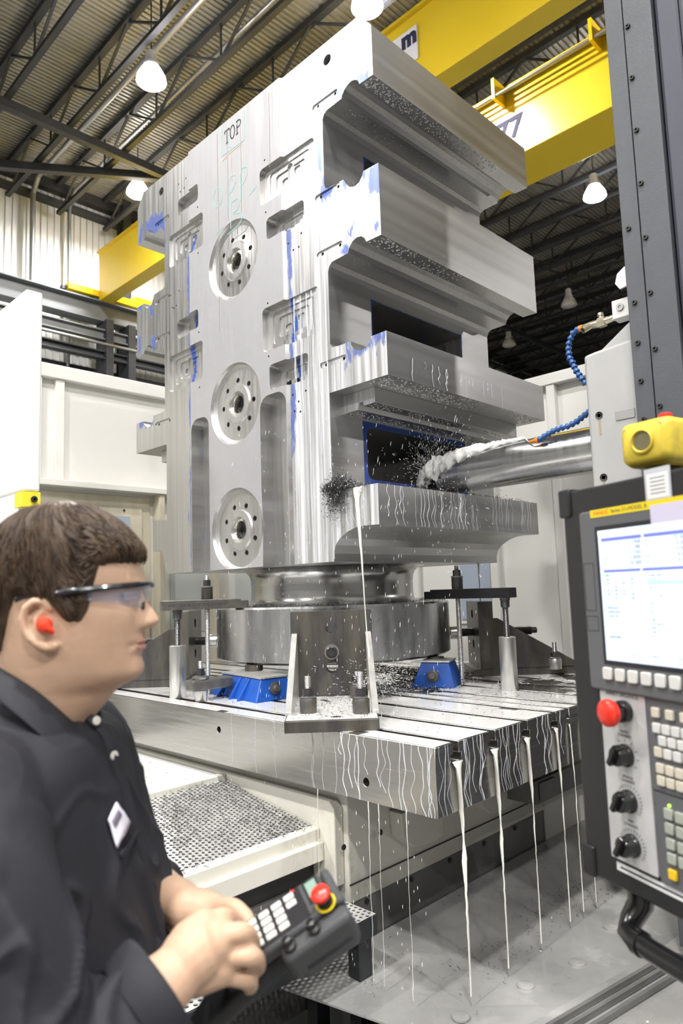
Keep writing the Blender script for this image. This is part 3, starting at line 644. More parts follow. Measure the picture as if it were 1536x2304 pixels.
bR = bracket(45, -.097, 'dark angle bracket with triangular gusset right of the flange', 1.10)
# ---- hold-down bolts
def bolt(p, label, h=.052, r=.031, top=.05, spacer=m_brk):
    t = thing('hold_down_bolt', p, label, 'bolt', 'hold-down bolts'); x, y, z = p
    MB().lathe([(r*.96, .0005), (r, .004), (r, h-.003), (r*.94, h)], p, n=24).build('spacer', spacer, t)
    MB().lathe([(r*.80, h), (r*.86, h+.002), (r*.86, h+.007), (r*.55, h+.010)], p, n=24).build('washer', m_stud, t)
    hexnut(MB(), (x, y, z+h+.010), .036, .024).build('nut', m_nut, t)
    threaded(MB(), (x, y, z+h+.034), (x, y, z+h+.034+top), .012, .004).build('stud', m_stud, t)
    return t
bolt((1.884, -.366, ZT+.042), 'hold-down bolt on the front bracket base, beside the left gusset', top=.045)
bolt((2.050, -.262, ZT+.042), 'hold-down bolt on the front bracket base under the falling coolant', top=.06)
bolt(tuple(NT(1.02, .10, ZT+.042)), 'hold-down bolt half hidden behind the coolant splash on the front bracket', top=.02)
bolt((2.005, 1.245, ZT+.042), 'bright hold-down bolt at the far right on the dark bracket base', spacer=m_cylst)
bolt(tuple(NT(-1.0+1.0, -1.12, ZT+.042)), 'hold-down bolt on the oily bracket base beside the man\'s face')
# ---- toe clamp in front of the blue jack
tc_p = NT(.694, -.604, ZT); t = thing('toe_clamp', tc_p, 'small toe clamp with nut and cone foot left of the blue jack', 'clamp')
MB().lathe([(.026, .0005), (.033, .045), (.033, .05)], tc_p, n=20).build('cone_foot', m_cylst, t)
d1 = (TG*.6+NR*-.5).normalized()
MB().obox(tc_p+d1*.045+V((0, 0, .075)), d1, V((0, 0, 1)).cross(d1), (0, 0, 1), .105, .036, .0245).build('clamp_arm', m_bar, t, smooth=0, bevel=.008)
MB().lathe([(.036, .1), (.038, .104), (.038, .112), (.026, .116)], tc_p, n=22).build('washer', m_stud, t)
hexnut(MB(), tc_p+V((0, 0, .116)), .034, .03).build('nut', m_nut, t)
threaded(MB(), tc_p+V((0, 0, .146)), tc_p+V((0, 0, .18)), .011).build('stud', m_stud, t)
# ---- strap clamps over the flange
def strap(p, q, heel, label, hlabel, stud_f, dark, zb):
    p, q = V(p), V(q); d = (q-p); d.z = 0; L = d.length; d.normalize(); sd = V((0, 0, 1)).cross(d); h = .047
    t = thing('strap_clamp', (q.x, q.y, zb), label, 'clamp', 'strap clamps')
    c = (p+q)/2; c.z = zb+h/2
    MB().obox(c, d, sd, (0, 0, 1), L/2, .034, h/2).build('strap', dark, t, smooth=0, bevel=.003)
    MB().obox(V((q.x, q.y, zb+h/2-.004))+d*.018, d, sd, (0, 0, 1), .02, .034, h/2-.005).build('strap_nose', dark, t, smooth=0, bevel=.002)
    s = p.lerp(q, stud_f); x, y = s.x, s.y; top = zb+h
    threaded(MB(), (x, y, ZT+.001), (x, y, zb-.001), .0125, .006).build('stud', m_stud, t)
    if stud_f > .4 and zb < 1.5565+.01:
        MB().lathe([(.027, 0), (.028, .002), (.028, .052), (.026, .054)], (x, y, top+.0005), n=24).build('spacer', m_brk, t); top += .055
    MB().lathe([(.026, 0), (.030, .002), (.030, .007), (.020, .011)], (x, y, top), n=24).build('washer', m_stud, t); top += .011
    hexnut(MB(), (x, y, top), .034, .028).build('nut', m_nut, t)
    threaded(MB(), (x, y, top+.028), (x, y, top+.05), .011).build('stud_end', m_stud, t)
    hp = V((heel[0], heel[1], ZT)); k = thing('jack_post', hp, hlabel, 'jack post', 'jack posts'); zc = heel[2]
    body_ = MB().lathe([(.037, .0005), (.039, .004), (.039, zc-.003), (.036, zc)], hp, n=28).build('post', m_cylst, k)
    threaded(MB(), hp+V((0, 0, zc)), (hp.x, hp.y, zb-.045), .0135, .005).build('screw', m_nut, k)
    MB().lathe([(.016, -.045), (.021, -.038), (.021, -.012), (.024, -.010), (.024, -.0008)], (hp.x, hp.y, zb), n=20).build('screw_head', m_nut, k)
    return t
strap(NT(.575, -.815, 0), NT(.43, -.46, 0), (.872, -.278, .245), 'brown strap clamp with marker writing, left of the neck', 'bright round jack post under the heel of the brown strap clamp', .58, m_bar, 1.556)
strap(NT(.675, .845, 0), NT(.36, .52, 0), (2.046, .734, .242), 'black strap clamp right of the neck', 'round jack post with a flat, under the heel of the black strap clamp', .68, m_dark, 1.566)
# ---- blue levelling jacks under the flange
def blue_jack(c, ang, L, W, pad, label, ribs, H=.098):
    t = thing('levelling_jack', c, label, 'jack', 'blue levelling jacks', rotz=radians(ang))
    v = [(-L/2, -W/2, .0005), (L/2, -W/2, .0005), (L/2, W/2, .0005), (-L/2, W/2, .0005), (-L/2+.05, -W/2+.045, H), (L/2-.03, -W/2+.045, H), (L/2-.03, W/2-.03, H), (-L/2+.05, W/2-.03, H)]
    MB().add(v, [(3, 2, 1, 0), (4, 5, 6, 7), (0, 1, 5, 4), (1, 2, 6, 5), (2, 3, 7, 6), (3, 0, 4, 7)]).build('casting', m_bluep, t, world=False, smooth=0, bevel=.004)
    MB().box((-L/2+.045, -W/2+.04, H), (L/2-.025, W/2-.025, H+.008)).build('top_plate', m_wetedge, t, world=False, smooth=0, bevel=.001)
    for x in ribs:
        MB().prism([(-W/2-.028, .0005), (-W/2+.02, .0005), (-W/2+.045, H-.004), (-W/2+.036, H-.004)], (x, 0, 0), (0, 1, 0), (0, 0, 1), (1, 0, 0), -.006, .006).build('rib', m_bluep, t, world=False, smooth=0, bevel=.002)
    MB().lathe([(.040, H+.0081), (.044, H+.0085), (.044, .1335), (.040, .1345)], (pad[0], pad[1], 0), n=24).build('pad', m_brk, t, world=False)
    a = MB().lathe([(.026, 0), (.028, .003), (.028, .008), (.017, .010)], (L/2-.012, .0, .055), (1, 0, .1), 22).build('adjuster_boss', m_brk, t, world=False)
    hexnut(MB(), (L/2-.004, 0, .056), .026, .022, (1, 0, .1)).build('adjuster_nut', m_stud, t, world=False)
    return t
blue_jack((1.135, -.045, ZT), -8, .44, .21, (-.085, .065), 'blue levelling jack with ribs, under the near edge of the flange', (-.10, .02, .10))
blue_jack((1.660, .705, ZT), -66, .23, .21, (-.045, -.02), 'blue levelling jack under the right edge of the flange', (), .118)
# marker writing on the brown strap
text_obj('marker_writing', 'ANCOUR BLOCK ADJUSTMENT', .021, m_stamp, tuple(NT(.5365+.0355*.93, -.65+.0355*.37, 1.578)), TG*.93+NR*-.37, (0, 0, 1), [o for o in SC.objects if o.get('label', '').startswith('brown strap')][0], sx=.95)

# white coolant film on the base of the front bracket
fb = blob_sheet(.955, 1.488, -.158, .158, ZT+.0412, 60, .001, .22, 6., 8.)
for q in fb.v:
    n_, t_, z_ = q.x, q.y, q.z; w_ = NT(n_, t_, z_); q.x, q.y, q.z = w_.x, w_.y, w_.z
tag(fb.build('coolant_film', m_milk, smooth=60), 'white coolant film on the base of the front bracket', 'coolant', kind='stuff')
# ================================================================== MACHINE BASE, TRAYS, PANS
m_perf = mat('perforated_tray_steel', (.62, .62, .60), .3, .5, var=.12, vscale=12.)
m_hole = mat('hole_shade_black', (.02, .02, .018), .5)  # near-black colour standing in for shade inside holes and recess
m_pan = mat('wet_grey_sheet', (.42, .42, .41), .30, .45, var=.22, vscale=3., rvar=.08, dirt=(.62, .62, .58), dirt_amt=.25, dirt_scale=2.2)
m_sheet = mat('grey_guard_sheet', (.17, .17, .165), .4, .35, var=.2, vscale=5.)
m_blackframe = mat('black_step_frame', (.03, .032, .036), .4, .2, var=.3, vscale=10., dirt=(.4, .4, .4), dirt_amt=.06, dirt_scale=12.)
m_cream2 = mat('enclosure_cream', (.83, .82, .78), .45, 0, var=.03, vscale=2.)
m_creamd = mat('stained_enclosure_cream', (.66, .61, .48), .5, 0, var=.12, vscale=6., stretch=(1, 1, .3), dirt=(.36, .27, .14), dirt_amt=.12, dirt_scale=5.)
m_glassw = mat('enclosure_window', (.40, .47, .58), .12, 0, coat=.5)
# bed and saddle under the table
t = thing('machine_bed', (1.0, .64, 0), 'cream machine bed below the table end, stained and bolted', 'machine bed')
MB().box((-.3, -.30, .535), (2.0, 1.05, .9395)).build('saddle', m_cream, t, smooth=0, bevel=.006)
MB().box((-.3, -.30, 0), (1.985, 1.05, .534)).build('lower_bed', m_sheet, t, smooth=0)
MB().box((1.986, -.33, .36), (1.994, 1.05, .533)).build('grey_skirt', m_sheet, t, smooth=0)
MB().box((1.70, 1.052, .30), (2.0, 2.4, .86)).build('far_bed', m_cream2, t, smooth=0, bevel=.004)
MB().box((2.001, .64, .69), (2.2, 1.7, .785)).build('way_cover', m_sheet, t, smooth=0)
MB().box((2.201, .67, .70), (2.208, .80, .775)).build('cover_plate', m_sheet, t, smooth=0, bevel=.002)
for y0, dz in ((-.08, .0), (.43, .0)):
    MB().prism([(y0, .80+dz), (y0+.26, .80+dz), (y0+.25, .66+dz), (y0+.19, .65+dz), (y0+.13, .655+dz), (y0+.07, .66+dz), (y0+.01, .71+dz)], (0, 0, 0), EY, EZ, EX, 2.0, 2.06).build('mounting_lug', m_cream, t, smooth=0, bevel=.004)
for i in range(9):
    for z, dd in ((.735, 0), (.517, .03)):
        y = (-.324+i*.193 if z > .6 else -.24+i*.25+dd)
        if y > 1.02: continue
        MB().lathe([(.010, 0), (.010, .004), (.005, .004)], (1.9945 if z < .53 else 2.0, y, z), (1, 0, 0), 12).build('bolt_head', m_bolt, t)
MB().box((2.0005, -.30, .598), (2.004, 1.0, .602)).build('joint_seal', m_bolt, t, smooth=0)
# lip beside the trays and the tray frames
t = thing('tray_frame', (1.3, -.7, .4), 'cream tray frame with a raised lip beside the table', 'tray frame')
MB().prism([(.2, .6), (1.98, .6), (1.98, .86), (1.955, .885), (.2, .885)], (0, 0, 0), EX, EZ, EY, -.345, -.302).build('side_lip', m_cream, t, smooth=0, bevel=.005)
MB().box((1.31, -1.55, .80), (1.345, -.346, .886)).build('cross_lip', m_cream, t, smooth=0, bevel=.004)
MB().prism([(1.87, .79), (1.905, .785), (1.905, .742), (1.925, .742), (1.925, .68), (1.87, .68)], (0, 0, 0), EX, EZ, EY, -1.5, -.346).build('front_fascia', m_cream, t, smooth=0, bevel=.003)
MB().box((1.60, -1.5, .25), (1.87, -.35, .679)).build('recess_shade_block', m_hole, t, smooth=0)  # solid box; the shade of the recess is put into its near-black colour
MB().box((1.871, -1.5, .20), (1.885, -.352, .60)).build('guard_sheet', m_sheet, t, smooth=0)
# perforated sheets: real holes, staggered
def perforated(o, ex, ey, nx, ny, pitch, r, th=.003, seg=6, seed=0):
    """steel sheet with staggered round holes: every cell is a square ring round a six-sided hole"""
    o, ex, ey = V(o), V(ex).normalized(), V(ey).normalized(); ez = ex.cross(ey); mb = MB()
    for j in range(ny):
        for i in range(nx+(j % 2)):
            cx = (i+(0 if j % 2 else .5))*pitch; cy = (j+.5)*pitch; x0 = max(0, cx-pitch/2); x1 = min(nx*pitch, cx+pitch/2)
            c = o+ex*cx+ey*cy; sq = [o+ex*a+ey*b for a, b in ((x0, cy-pitch/2), (x1, cy-pitch/2), (x1, cy+pitch/2), (x0, cy+pitch/2))]
            if x1-x0 < pitch*.9: mb.add(sq, [(0, 1, 2, 3)]); continue
            n = 8; ring = [c+(ex*cos(2*pi*(k-3.5)/n+.39-.39+pi/8-pi/8)+ey*sin(2*pi*(k-3.5)/n))*r for k in range(n)]
            low = [q-ez*th for q in ring]
            b = len(mb.v); mb.v += sq+ring+low
            R = [b+4+k for k in range(n)]; S = [b+k for k in range(4)]; Lw = [b+12+k for k in range(n)]
            # ring starts near angle -157 deg (lower left) and runs counter-clockwise
            mb.f += [(S[0], S[1], R[2], R[1]), (S[1], S[2], R[4], R[3]), (S[2], S[3], R[6], R[5]), (S[3], S[0], R[0], R[7]), (S[1], R[3], R[2]), (S[2], R[5], R[4]), (S[3], R[7], R[6]), (S[0], R[1], R[0])]
            mb.f += [(R[k], R[(k+1) % n], Lw[(k+1) % n], Lw[k]) for k in range(n)]
    return mb
def tray(name, o, ex, ey, nx, ny, pitch, r, label, cat, m, under, group, rim=None):
    o = V(o); ex = V(ex).normalized(); ey = V(ey).normalized(); ez = ex.cross(ey)
    t = thing(name, o, label, cat, group); s = perforated(o, ex, ey, nx, ny, pitch, r)
    s.build('perforated_sheet', m, t, smooth=0)
    c = o+ex*nx*pitch/2+ey*ny*pitch/2-ez*.03
    MB().obox(c, ex, ey, ez, nx*pitch/2-.004, ny*pitch/2-.004, .012).build('sump', under, t, smooth=0)
    if rim:
        for a, b in ((o, o+ex*nx*pitch), (o+ex*nx*pitch, o+ex*nx*pitch+ey*ny*pitch), (o+ey*ny*pitch, o+ex*nx*pitch+ey*ny*pitch), (o, o+ey*ny*pitch)):
            MB().bar(a-ez*.0235, b-ez*.0235, .012, .045, ez).build('rim', rim, t, smooth=0)
    return t
# lower tray slopes towards the camera; upper tray lies flat and full of coolant
sl = V((.56, 0, -.085)).normalized()
tray('chip_tray', (1.345, -.95-.0, .866), sl, (0, 1, 0), 30, 32, .0187, .0062, 'sloping perforated chip tray covered with curled chips', 'tray', m_perf, m_hole, 'perforated trays')
tray('chip_tray', (1.345, -1.56, .866), sl, (0, 1, 0), 30, 32, .0187, .0062, 'perforated chip tray continuing behind the man\'s arm', 'tray', m_perf, m_hole, 'perforated trays')
tray('chip_tray', (.30, -1.30, .880), (1, 0, 0), (0, 1, 0), 54, 50, .0187, .0062, 'flat perforated chip tray flooded with white coolant beside the table', 'tray', m_perf, m_milk, 'perforated trays', m_cream)
fl = blob_sheet(.31, 1.30, -1.30, -.37, .8805, 90, .0012, .04, 2.6, 4.)
tag(fl.build('coolant_flood', m_milk, smooth=60), 'white coolant flooding the flat tray beside the table', 'coolant', kind='stuff')
# grating steps with black frames
def step(x0, x1, y0, y1, z, label, leg_z):
    t = thing('grating_step', ((x0+x1)/2, (y0+y1)/2, leg_z), label, 'step', 'grating steps'); p = .0205
    nx, ny = int((x1-x0)/p), int((y1-y0)/p)
    perforated((x0, y0, z), (1, 0, 0), (0, 1, 0), nx, ny, p, .0066).build('perforated_tread', m_perf, t, smooth=0)
    x1 = x0+nx*p; y1 = y0+ny*p
    for a, b in (((x1, y0, z-.032), (x1, y1, z-.032)), ((x0, y1, z-.032), (x1, y1, z-.032)), ((x0, y0, z-.032), (x0, y1, z-.032)), ((x0, y0, z-.032), (x1, y0, z-.032))):
        MB().bar(a, b, .01, .06).build('frame_rail', m_blackframe, t, smooth=0, bevel=.002)
    for x, y in ((x1-.03, y1-.05), (x0+.03, y1-.05), (x1-.03, y0+.1), (x0+.03, y0+.1)):
        MB().box((x-.025, y-.03, leg_z), (x+.025, y+.03, z-.035)).build('leg', m_blackframe, t, smooth=0, bevel=.002)
    return t
step(1.90, 2.18, -1.25, -.335, .57, 'upper grating step with black frame below the hand-held pendant', 0.)
step(2.18, 2.50, -1.20, -.62, .30, 'lower grating step at the bottom edge of the picture', 0.)
# catch pan below the table end
t = thing('catch_pan', (2.5, .2, .1), 'wet grey sheet-metal catch pan under the table end', 'pan')
A, B = (1.995, -.30), (1.995, 1.6)
mb = MB(); pts = [(2.002, -.30, .395), (2.002, .45, .395), (2.002, 2.3, .395), (2.30, .40, .375), (2.62, 2.3, .40), (2.42, -.50, .375), (2.60, -.60, .38), (2.80, .30, .40), (2.95, 2.3, .41), (2.002, -.62, .395)]
mb.add(pts, [(0, 5, 3, 1), (1, 3, 4, 2), (5, 6, 7, 3), (3, 7, 8, 4), (9, 5, 0)])
o = mb.build('pan_sheet', m_pan, t, smooth=0); sd = o.modifiers.new('th', 'SOLIDIFY'); sd.thickness = .006; sd.offset = -1
MB().box((2.0, -.3, .05), (2.9, 2.2, .34)).build('pan_support', m_hole, t, smooth=0)
for q in ((2.50, -.36, .386), (2.56, -.10, .389), (2.62, .12, .392), (2.60, .42, .394), (2.66, .80, .398)):
    MB().lathe([(.026, -.004), (.026, .002), (.020, .0045)], q, n=20).build('rivet', m_pan, t)
# cover plates over the pan, nearer to the camera, with channels
t = thing('floor_cover', (3.0, .2, .2), 'wet grey floor cover with twin guide channels below the control panel', 'cover')
mb = MB().add([(2.60, -.62, .39), (2.80, .30, .41), (2.95, 2.3, .42), (4.6, 2.3, .42), (4.6, -.9, .39), (2.75, -.9, .385)], [(0, 5, 4, 3, 2, 1)])
o = mb.build('cover_sheet', m_pan, t, smooth=0); sd = o.modifiers.new('th', 'SOLIDIFY'); sd.thickness = .006; sd.offset = -1
MB().box((2.80, -.85, .02), (4.5, 2.2, .37)).build('cover_support', m_hole, t, smooth=0)
for off in (0, .035, .075):
    pth = [(2.66+off, -.62, .40), (2.845+off, .28, .421), (3.0+off, .45, .424), (3.9, .50-off, .424)]
    for a, b in zip(pth, pth[1:]): MB().bar(a, b, .012, .016).build('channel_rib', m_sheet, t, smooth=0)

# ================================================================== ENCLOSURE
t = thing('enclosure_wall', (-1.6, 1.2, 0), 'cream enclosure wall panels behind the block on the left', 'enclosure')
MB().box((-1.66, -1.2, 0), (-1.62, 3.04, 3.44)).build('panel', m_cream2, t, smooth=0)
MB().box((-1.62, -1.2, 3.37), (-1.55, 3.0, 3.48)).build('top_rail', m_cream2, t, smooth=0, bevel=.006)
for y in (-.02, .16): MB().box((-1.62, y, 2.55), (-1.57, y+.07, 3.37)).build('post', m_cream2, t, smooth=0, bevel=.004)
MB().box((-1.62, -1.2, 2.50), (-1.48, 3.0, 2.545)).build('ledge', m_cream2, t, smooth=0, bevel=.003)
for y in (1.04, 1.6): MB().box((-1.62, y, .9), (-1.50, y+.05, 2.50)).build('stained_post', m_creamd, t, smooth=0, bevel=.003)
MB().box((-1.6195, -1.1, .9), (-1.60, 1.0, 2.47)).build('stained_panel', m_creamd, t, smooth=0)
MB().box((-1.6195, 1.1, .9), (-1.605, 3.0, 2.47)).build('lower_panel', m_cream2, t, smooth=0)
wf = MB().box((-1.60, .16, 1.2), (-1.585, .92, 2.38)).build('window_frame', m_creamd, t, smooth=0, bevel=.003)
MB().box((-1.585, .22, 1.3), (-1.578, .80, 2.30)).build('window_pane', m_glassw, wf.parent, smooth=0)
for y, z in ((.30, 2.355), (.52, 2.352), (.75, 2.35)): MB().cyl((-1.585, y, z), (-1.575, y, z), .009, n=10).build('bolt_head', m_bolt, t)
for y0, y1, z0 in ((1.2, 1.7, 1.3), (1.9, 2.5, 1.3)): MB().box((-1.605, y0, z0), (-1.598, y1, 2.2)).build('window_pane', mat('pale_pane', (.62, .66, .65), .15, coat=.5), t, smooth=0)
t = thing('enclosure_wall', (1.0, 3.0, 0), 'cream enclosure wall panels behind the block on the right', 'enclosure')
MB().box((-1.6, 3.0, 0), (2.9, 3.04, 3.25)).build('panel', m_cream2, t, smooth=0)
MB().box((-1.55, 2.93, 3.20), (2.9, 3.0, 3.29)).build('top_rail', m_cream2, t, smooth=0, bevel=.005)
for x in (-.3, .55, 1.16, 2.1): MB().box((x, 2.94, .9), (x+.07, 3.0, 3.20)).build('post', m_cream2, t, smooth=0, bevel=.004)
wf = MB().box((.18, 2.975, 1.3), (.60, 2.999, 2.0)).build('window_frame', m_cream2, t, smooth=0, bevel=.003)
MB().box((.22, 2.965, 1.34), (.53, 2.974, 1.96)).build('window_pane', m_glassw, t, smooth=0)
t = thing('guard_panel', (.1, -.7, .9), 'tall white guard panel with a yellow foot, behind the man\'s head', 'panel')
MB().box((-1.44, -.755, 2.18), (.20, -.665, 3.255)).build('panel_body', m_cream2, t, smooth=0, bevel=.014, seg=3)
MB().box((-1.44, -.755, .9), (.14, -.665, 2.179)).build('panel_lower', m_cream2, t, smooth=0, bevel=.006)
MB().box((.1, -.757, 2.10), (.202, -.664, 2.178)).build('yellow_foot', mat('yellow_bracket', (.80, .68, .04), .45), t, smooth=0, bevel=.002)
MB().lathe([(.014, 0), (.016, .002), (.016, .014), (.007, .014), (.007, .002)], (.2025, -.70, 2.14), (1, 0, 0), 16).build('bolt_head', m_bolt, t)
# ================================================================== COLUMN, SPINDLE HEAD, BORING BAR
m_col = mat('charcoal_column_paint', (.075, .08, .09), .42, 0, var=.08, vscale=3., bump=.10, bscale=220)
m_col2 = mat('blue_black_bellows', (.05, .055, .075), .5, 0, var=.1, vscale=3.)
m_head = mat('silver_grey_head_paint', (.40, .40, .395), .4, .15, var=.06, vscale=4., dirt=(.35, .25, .12), dirt_amt=.0, dirt_scale=8., bump=.05, bscale=160)
m_blueh = mat('blue_hose_plastic', (.022, .09, .28), .32); m_org = mat('orange_nozzle_plastic', (.85, .24, .03), .35)
m_brass = mat('nickel_brass_fitting', (.62, .58, .45), .3, .9)
t = thing('machine_column', (3.3, .9, 0), 'tall charcoal machine column with rows of socket bolts', 'column')
MB().box((2.860, .36, .43), (2.925, .42, 6.5)).build('edge_strip', m_col, t, smooth=0, bevel=.003)
MB().box((2.930, .352, .43), (3.03, .42, 6.5)).build('cover_strip', m_col, t, smooth=0, bevel=.003)
MB().box((2.87, .421, .43), (4.3, 1.5, 6.5)).build('column_body', m_col, t, smooth=0)
for i in range(9):
    x = 3.034+.085*i; MB().box((x, .37-.018*(i % 2), .43), (x+.083, .42, 6.5)).build('bellows_fold', m_col2, t, smooth=0, bevel=.012)
for z in [2.02+.205*i for i in range(11)]:
    for x in ((2.945,) if z < 2.5 else (2.945, )):
        MB().lathe([(.009, 0), (.0095, .002), (.0085, .008), (.004, .008), (.004, .003)], (x, .3518, z), (0, -1, 0), 14).build('socket_bolt', m_bolt, t)
for z in (1.99, 2.19, 2.33, 2.47, 2.62, 2.90): MB().lathe([(.009, 0), (.0095, .002), (.0085, .008), (.004, .008), (.004, .003)], (2.885, .3598, z), (0, -1, 0), 14).build('socket_bolt', m_bolt, t)
MB().prism([(2.80, 2.735), (2.815, 2.71), (2.845, 2.715), (2.855, 2.76), (2.84, 2.79), (2.81, 2.77)], (0, 0, 0), EX, EZ, EY, .41, .42).build('tag_plate', m_white, t, smooth=0)
t = thing('spindle_head', (2.78, .65, 1.5), 'silver-grey spindle head casting with socket bolts and a name plate, beside the column', 'spindle head')
MB().prism([(2.66, 1.5), (2.66, 2.490), (2.705, 2.497), (2.858, 2.51), (2.858, 1.5)], (0, 0, 0), EX, EZ, EY, .402, .90).build('casting', m_head, t, smooth=0, bevel=.012, seg=3)
MB().prism([(2.71, 2.4985), (2.858, 2.512), (2.858, 2.60)], (0, 0, 0), EX, EZ, EY, .43, .80).build('sloped_top', m_head, t, smooth=0, bevel=.004)
for z in (2.248, 2.012, 1.78): 
    MB().lathe([(.014, 0), (.0145, .0015), (.0125, .0015), (.0115, .0008), (.007, .0008), (.007, -.0)], (2.705, .4015, z), (0, -1, 0), 18).build('socket_bolt', m_bolt, t)
    MB().box((2.701, .4012, z-.075), (2.709, .4018, z-.018)).build('rust_streak', mat('rust_stain', (.34, .27, .17), .6), t, smooth=0)
MB().box((2.768, .3985, 2.215), (2.838, .4015, 2.25)).build('name_plate', m_galv, t, smooth=0, bevel=.001)
MB().lathe([(.15, 0), (.15, -.035), (.135, -.05), (.09, -.052)], (2.661, .65, 2.165), (1, 0, 0), 48).build('spindle_nose', m_polish, t)
t = thing('boring_bar', (2.2, .65, 2.165), 'polished boring bar reaching into the lowest window of the block', 'boring bar')
MB().lathe([(.05, 1.80), (.090, 1.80), (.096, 1.806), (.097, 2.60), (.099, 2.606)], (0, .65, 2.170), (1, 0, 0), 64).build('bar', mat('polished_bar', (.66, .66, .66), .22, 1., var=.06, vscale=3., stretch=(20, 1, 1), rvar=.05), t)
ch = MB().lathe([(.02, 1.69), (.060, 1.69), (.066, 1.70), (.066, 1.798), (.05, 1.799)], (0, .65, 2.165), (1, 0, 0), 40).build('cutter_head', m_nut, t)
for i in range(6):
    a = 2*pi*i/6; c = V((1.71, .65+.066*cos(a), 2.165+.066*sin(a)))
    MB().obox(c, (1, 0, 0), (0, -sin(a), cos(a)), (0, cos(a), sin(a)), .014, .012, .006).build('insert', m_bore, t, smooth=0)
# articulated coolant hoses: each link a part
def loc_hose(pts, label, name, nozzle=None, r=.0135):
    pts = [V(q) for q in pts]; t = thing(name, pts[0], label, 'hose', 'blue coolant hoses')
    L = [0]
    for a, b in zip(pts, pts[1:]): L.append(L[-1]+(b-a).length)
    def at(s):
        for i in range(len(pts)-1):
            if s <= L[i+1] or i == len(pts)-2:
                k = (s-L[i])/(L[i+1]-L[i]); return pts[i].lerp(pts[i+1], k), (pts[i+1]-pts[i]).normalized()
    n = int(L[-1]/.021)
    for i in range(n):
        p, d = at((i+.5)*L[-1]/n); q, _ = at((i+.9)*L[-1]/n); d = (q-at((i+.1)*L[-1]/n)[0]).normalized()
        MB().lathe([(r*.60, -.012), (r*.62, -.006), (r*.66, -.003), (r*.98, .004), (r, .008), (r*.96, .0105), (r*.6, .011)], p, d, 16).build('hose_link', m_blueh, t)
    if nozzle:
        a, b = V(nozzle[0]), V(nozzle[1]); MB().lathe([(r*.95, 0), (r*.9, .008), (r*.5, (b-a).length*.55), (r*.35, (b-a).length)], a, b-a, 16).build('nozzle', m_org, t)
    return t
HU = [(2.614, .5, 2.639), (2.596, .5, 2.637), (2.577, .5, 2.628), (2.565, .5, 2.605), (2.556, .5, 2.584), (2.555, .5, 2.558), (2.557, .5, 2.532), (2.567, .5, 2.51), (2.576, .5, 2.486), (2.585, .5, 2.463), (2.60, .5, 2.44), (2.615, .505, 2.41)]
loc_hose(HU, 'blue linked hose curving down from the brass valve', 'coolant_hose')
HD = [(2.62, .535, 2.31), (2.579, .545, 2.294), (2.542, .55, 2.276), (2.505, .55, 2.266), (2.474, .55, 2.265), (2.436, .55, 2.257), (2.402, .55, 2.245), (2.372, .55, 2.233)]
loc_hose(HD, 'blue linked hose with orange nozzle aimed along the boring bar', 'coolant_hose', ((2.370, .55, 2.2325), (2.325, .55, 2.232)))
t = thing('coolant_valve', (2.72, .47, 2.61), 'brass coolant valve and elbow on a white block beside the column', 'valve')
MB().box((2.768, .44, 2.612), (2.858, .50, 2.685)).build('manifold_block', mat('white_manifold', (.78, .78, .76), .35), t, smooth=0, bevel=.003)
MB().lathe([(.014, 0), (.014, .006), (.006, .006), (.006, .003)], (2.80, .4398, 2.652), (0, -1, 0), 18).build('plug', m_galv, t)
MB().tube([(2.768, .47, 2.632), (2.745, .47, 2.629), (2.70, .47, 2.625), (2.665, .48, 2.632), (2.625, .50, 2.640)], [.013, .013, .016, .014, .011], 14).build('pipe', m_brass, t)
hexnut(MB(), (2.728, .47, 2.6275), .036, .03, (-1, .05, -.05)).build('hex_fitting', m_brass, t)
MB().lathe([(.008, 0), (.008, .014), (.012, .016), (.012, .026), (.006, .028)], (2.71, .47, 2.638), (0, 0, 1), 12).build('valve_handle', m_brass, t)
MB().lathe([(.010, 0), (.012, .01), (.012, .045), (.009, .045), (.009, .02)], (2.668, .475, 2.628), (-.45, -.75, -.5), 16).build('open_outlet', m_brass, t)
MB().tube([(2.622, .5, 2.640), (2.606, .5, 2.639)], .0125, 12).build('orange_collar', m_org, t)
# coolant jet from the nozzle, spreading over the bar
def jet():
    mb = MB(); rd = random.Random(4)
    P = [V((2.322, .55, 2.232))]; wd = [.004]
    for x, an, ww in ((2.27, 68, .007), (2.20, 64, .011), (2.12, 58, .017), (2.03, 50, .025), (1.94, 38, .034), (1.86, 22, .044), (1.79, 5, .052), (1.735, -15, .045), (1.70, -30, .02)):
        P.append(V((x, .65-.102*cos(radians(an)), 2.17+.102*sin(radians(an))))); wd.append(ww); rings = []
    K = 70; n = 14
    for i in range(K+1):
        t_ = i/K*(len(P)-1); j = min(int(t_), len(P)-2); q = P[j].lerp(P[j+1], t_-j); wq = wd[j]+(wd[j+1]-wd[j])*(t_-j)
        wq *= 1+.35*noise.noise(V((t_*3, 0, 0))); ring = []
        for k in range(n):
            a = 2*pi*k/n; rr = 1+.75*noise.noise(V((t_*4, cos(a)*2.5, sin(a)*2.5)))
            ring.append(q+V((0, cos(a)*wq*rr*.55, sin(a)*wq*rr)))
        rings.append(ring)
    mb.loft(rings); return mb
tag(jet().build('coolant_jet', m_milk, smooth=80), 'white coolant jet from the orange nozzle washing over the boring bar', 'coolant jet')
